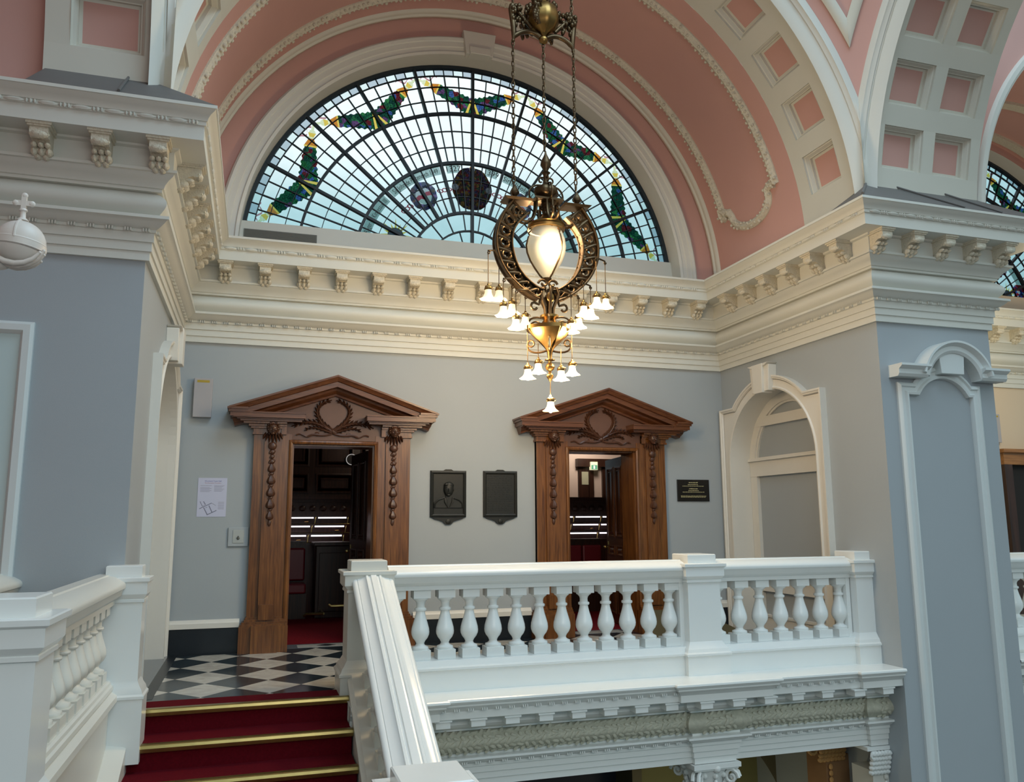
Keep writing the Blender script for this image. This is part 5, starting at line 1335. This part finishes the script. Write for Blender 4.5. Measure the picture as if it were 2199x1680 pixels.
m = MB(); m.lathe([(.03, 4.03), (.07, 4.07), (.12, 4.14), (.17, 4.22), (.205, 4.31), (.215, 4.39), (.205, 4.47), (.18, 4.54), (.16, 4.58)], Lc(-.005, 0, 0), 36); m.build('globe', GLOBE, ch, 60)
m = MB(); m.ball(Lc(-.01, -.02, 4.36), .06, .06, .085, 20, 14); m.build('globe_bulb', mat('bulb_glow', (1, .9, .7), .5, emit=(1, .88, .60), estr=9), ch, 60)
m = MB()
for q in range(4): m.ball(Lc(-.01, -.02, 4.36), .075+.018*q, .075+.018*q, .10+.024*q, 20, 14)
m.build('globe_glow', frosted('soft_glow_shell', (1, .84, .55), .9, .30), ch, 60)  # nested emissive shells added to imitate a soft glow round the bulb
m = MB(); m.lathe([(.17, 4.575), (.205, 4.58), (.21, 4.605), (.19, 4.625), (.20, 4.64), (.15, 4.665), (.10, 4.70), (.05, 4.74), (.03, 4.78)], Lc(-.005, 0, 0), 30); m.build('globe_gallery', GILT, ch, 50)
m = MB()
for j in range(3):
    a = rad(-62+120*j); ca, sa = cos(a), sin(a)
    pr_ = [(.17, 4.56), (.20, 4.53), (.185, 4.50), (.20, 4.49)]+[(r+.012, z) for r, z in ((.215, 4.39), (.205, 4.31), (.17, 4.22), (.12, 4.14), (.07, 4.07), (.03, 4.03))]
    m.tube([Lc(-.005+r*ca, r*sa, z) for r, z in pr_], .010, 6)
m.lathe([(.002, 3.97), (.015, 3.985), (.045, 4.01), (.055, 4.035), (.02, 4.045)], Lc(-.005, 0, 0), 14); m.build('globe_cage', BRONZE, ch, 50)
# neck below the ring
m = MB()
for ang in [rad(20+60*i) for i in range(6)]:
    ca, sa = cos(ang), sin(ang)
    m.tube([Lc(.02+r*ca, r*sa, z) for r, z in ((.045, 3.62), (.05, 3.70), (.085, 3.78), (.11, 3.85), (.09, 3.92), (.05, 3.93), (.04, 3.89))], [.016]*5+[.012, .008], 7)
for s in (-1, 1):
    m.tube([Lc(*p) for p in [(.02+s*(.10+.03*t/6), 0, 3.80-.02*t) for t in range(4)]]+[Lc(.02+s*(.17+.035*cos(2.2-.7*t)), 0, 3.72+.04*sin(2.2-.7*t)) for t in range(8)], .014, 6)
    m.tube([Lc(s*(.05+.06*cos(t*.6)*(1-t/14)), -.02, 3.97+.05*sin(t*.6)*(1-t/14)) for t in range(12)], .015, 6)
m.lathe([(.03, 3.60), (.04, 3.66), (.03, 3.74), (.06, 3.82), (.02, 3.88)], Lc(.02, 0, 0), 14)
m.build('bracket_neck', BRONZE, ch, 50)
m = MB(); m.ball(Lc(.01, -.07, 3.81), .045, .03, .055, 12, 8)
m.lathe([(.03, 3.63), (.10, 3.625), (.10, 3.60), (.06, 3.58), (.09, 3.54), (.12, 3.52)], Lc(.02, 0, 0), 24)
# lobed bowl of four shells
for ang in (rad(-35), rad(55), rad(145), rad(235)):
    ca, sa = cos(ang), sin(ang); rows = []
    for i in range(9):
        u = -1+2*i/8; rows.append([Lc(.015+(r*ca-w*u*sa), (r*sa+w*u*ca), z) for r, w, z in ((.225-.05*u*u, .20, 3.47), (.20-.045*u*u, .17, 3.43), (.15-.03*u*u, .12, 3.37), (.08, .06, 3.31), (.03, .02, 3.25))])
    m.grid(rows)
    m.grid([[Lc(.015+((.235-.05*u*u)*ca-.205*u*sa), ((.235-.05*u*u)*sa+.205*u*ca), z) for z in (3.455, 3.495)] for u in [-1+2*i/8 for i in range(9)]])
m.lathe([(.12, 3.49), (.16, 3.46), (.14, 3.38), (.07, 3.30), (.035, 3.24), (.022, 3.17), (.020, 3.15), (.055, 3.145), (.055, 3.137), (.02, 3.13), (.018, 3.11), (.04, 3.09), (.052, 3.065), (.04, 3.035), (.018, 3.02), (.015, 3.0), (.035, 2.98), (.038, 2.96), (.02, 2.93), (.006, 2.905)], Lc(.02, 0, 0), 24)
m.build('shell_bowl', GILT, ch, 45)
m = MB()
for ang in (rad(-20), rad(70), rad(160), rad(250)):
    ca, sa = cos(ang), sin(ang)
    H = lambda r, z: Lc(.015+r*ca, r*sa, z)
    m.tube([H(*p) for p in bez((.03, 3.24), (.14, 3.20), (.25, 3.22), (.23, 3.32), 9)]+[H(.195+.035*cos(-t*.75), 3.32+.035*sin(t*.75)) for t in range(1, 9)], .011, 6)
m.build('lower_scrolls', BRONZE, ch, 50)
m = MB()
for ang in (rad(-20), rad(70), rad(160), rad(250)):
    ca, sa = cos(ang), sin(ang)
    H = lambda r, z: Lc(.015+r*ca, r*sa, z)
    m.tube([H(*p) for p in bez((.08, 3.60), (.24, 3.64), (.24, 3.50), (.20, 3.49), 9)], .011, 6)
    m.tube([H(r, z) for r, z in [(.06+.16*t/8, 3.51+.05*sin(PI*t/8)) for t in range(9)]], .010, 6)
m.build('upper_scrolls', BRONZE, ch, 50)
# pendant bells
SHADE = mat('bell_glass', (.85, .78, .6), .4, emit=(1, .78, .42), estr=.95)
BULB = mat('lit_bulb', (1, .95, .8), .4, emit=(1, .88, .62), estr=16)
def bell(mb, T):
    pass
bf = None
BELLS = [(-.685, -.09, 3.70, 4.22), (-.515, .09, 3.755, 4.20), (-.52, -.09, 3.535, 3.93), (-.37, .09, 3.615, 3.92), (-.383, -.09, 3.405, 3.82), (-.22, .09, 3.485, 3.82),
         (.724, .09, 3.76, 4.29), (.538, -.09, 3.715, 4.25), (.542, .09, 3.63, 3.99), (.383, -.09, 3.605, 3.97), (.396, .09, 3.51, 3.86), (.237, -.09, 3.405, 3.82),
         (-.235, -.02, 2.895, 3.42), (-.085, .07, 2.98, 3.33), (.12, -.07, 2.89, 3.25), (.285, .03, 2.97, 3.44), (.023, 0, 2.565, 2.91)]
first = None
for x, y, zb_, zh in BELLS:
    H_ = .20; L_ = zh-(zb_+H_)
    # cord is scaled per bell through its own mesh; shade and fitter share theirs
    m = MB(); m.tube([Lc(x, y, zb_+H_-.01), Lc(x, y, zh)], .0042, 5)
    if zh > 3.6:
        s = 1 if x > 0 else -1
        # hook arm from the crescent
        aa = [p for p in interp(OUT, 40)]; best = min(aa, key=lambda p: abs(p.y-(zh-.03))+.2*abs(p.x-abs(x)))
        m.tube([Lc(s*best.x, y*.5, best.y), Lc((s*best.x+x)/2, y*.8, zh+.05), Lc(x, y, zh+.035), Lc(x, y, zh-.01)], [.012, .011, .009, .007], 6)
        m.tube([Lc(x-s*.0+.02*(1-t/12)*cos(t*.7+PI/2)*s, y-.012, zh+.01+.02*(1-t/12)*sin(t*.7+PI/2)) for t in range(10)], .007, 5)
    cord = m.build('pendant_lamp', BRONZE, ch, 50)
    if first is None:
        m = MB(); m.lathe([(.006, .20), (.012, .195), (.014, .178), (.034, .168), (.040, .145), (.034, .128), (.026, .12)], Lc(x, y, zb_), 14)
        for j in range(3): a = 2*PI*j/3; m.tube([Lc(x+r*cos(a), y+r*sin(a), zb_+z) for r, z in ((.03, .165), (.05, .16), (.055, .145), (.045, .135))], .004, 5)
        ft = m.build('fitter', GILT, cord, 50)
        m = MB(); m.lathe([(.026, .14), (.034, .125), (.036, .10), (.042, .075), (.056, .052), (.074, .036), (.088, .028)], Lc(x, y, zb_), 30, lobe=lambda a, z: .07*cos(6*a) if z < .05 else (.03*cos(6*a) if z < .08 else 0)); sh = m.build('bell_shade', SHADE, cord, 60)
        m = MB(); m.ball(Lc(x, y, zb_+.045), .026, .026, .036, 14, 10); bl = m.build('bulb', BULB, cord, 60)
        first = (x, y, zb_)
    else:
        for src in (ft, sh, bl):
            c = src.copy(); COL.objects.link(c); c.parent = cord; c.location = (x-first[0], y-first[1], zb_-first[2])
for (x, y, z), e in (((-.50, 0, 3.50), 9), ((.50, 0, 3.50), 9), ((.02, 0, 2.78), 9), ((-.30, -.1, 3.25), 6), ((.33, -.1, 3.3), 6), ((0, -.32, 4.3), 8), ((0, .34, 4.5), 10)):
    point('chandelier_light', Lc(x, y, z), e*LK, (1, .73, .43), .10)
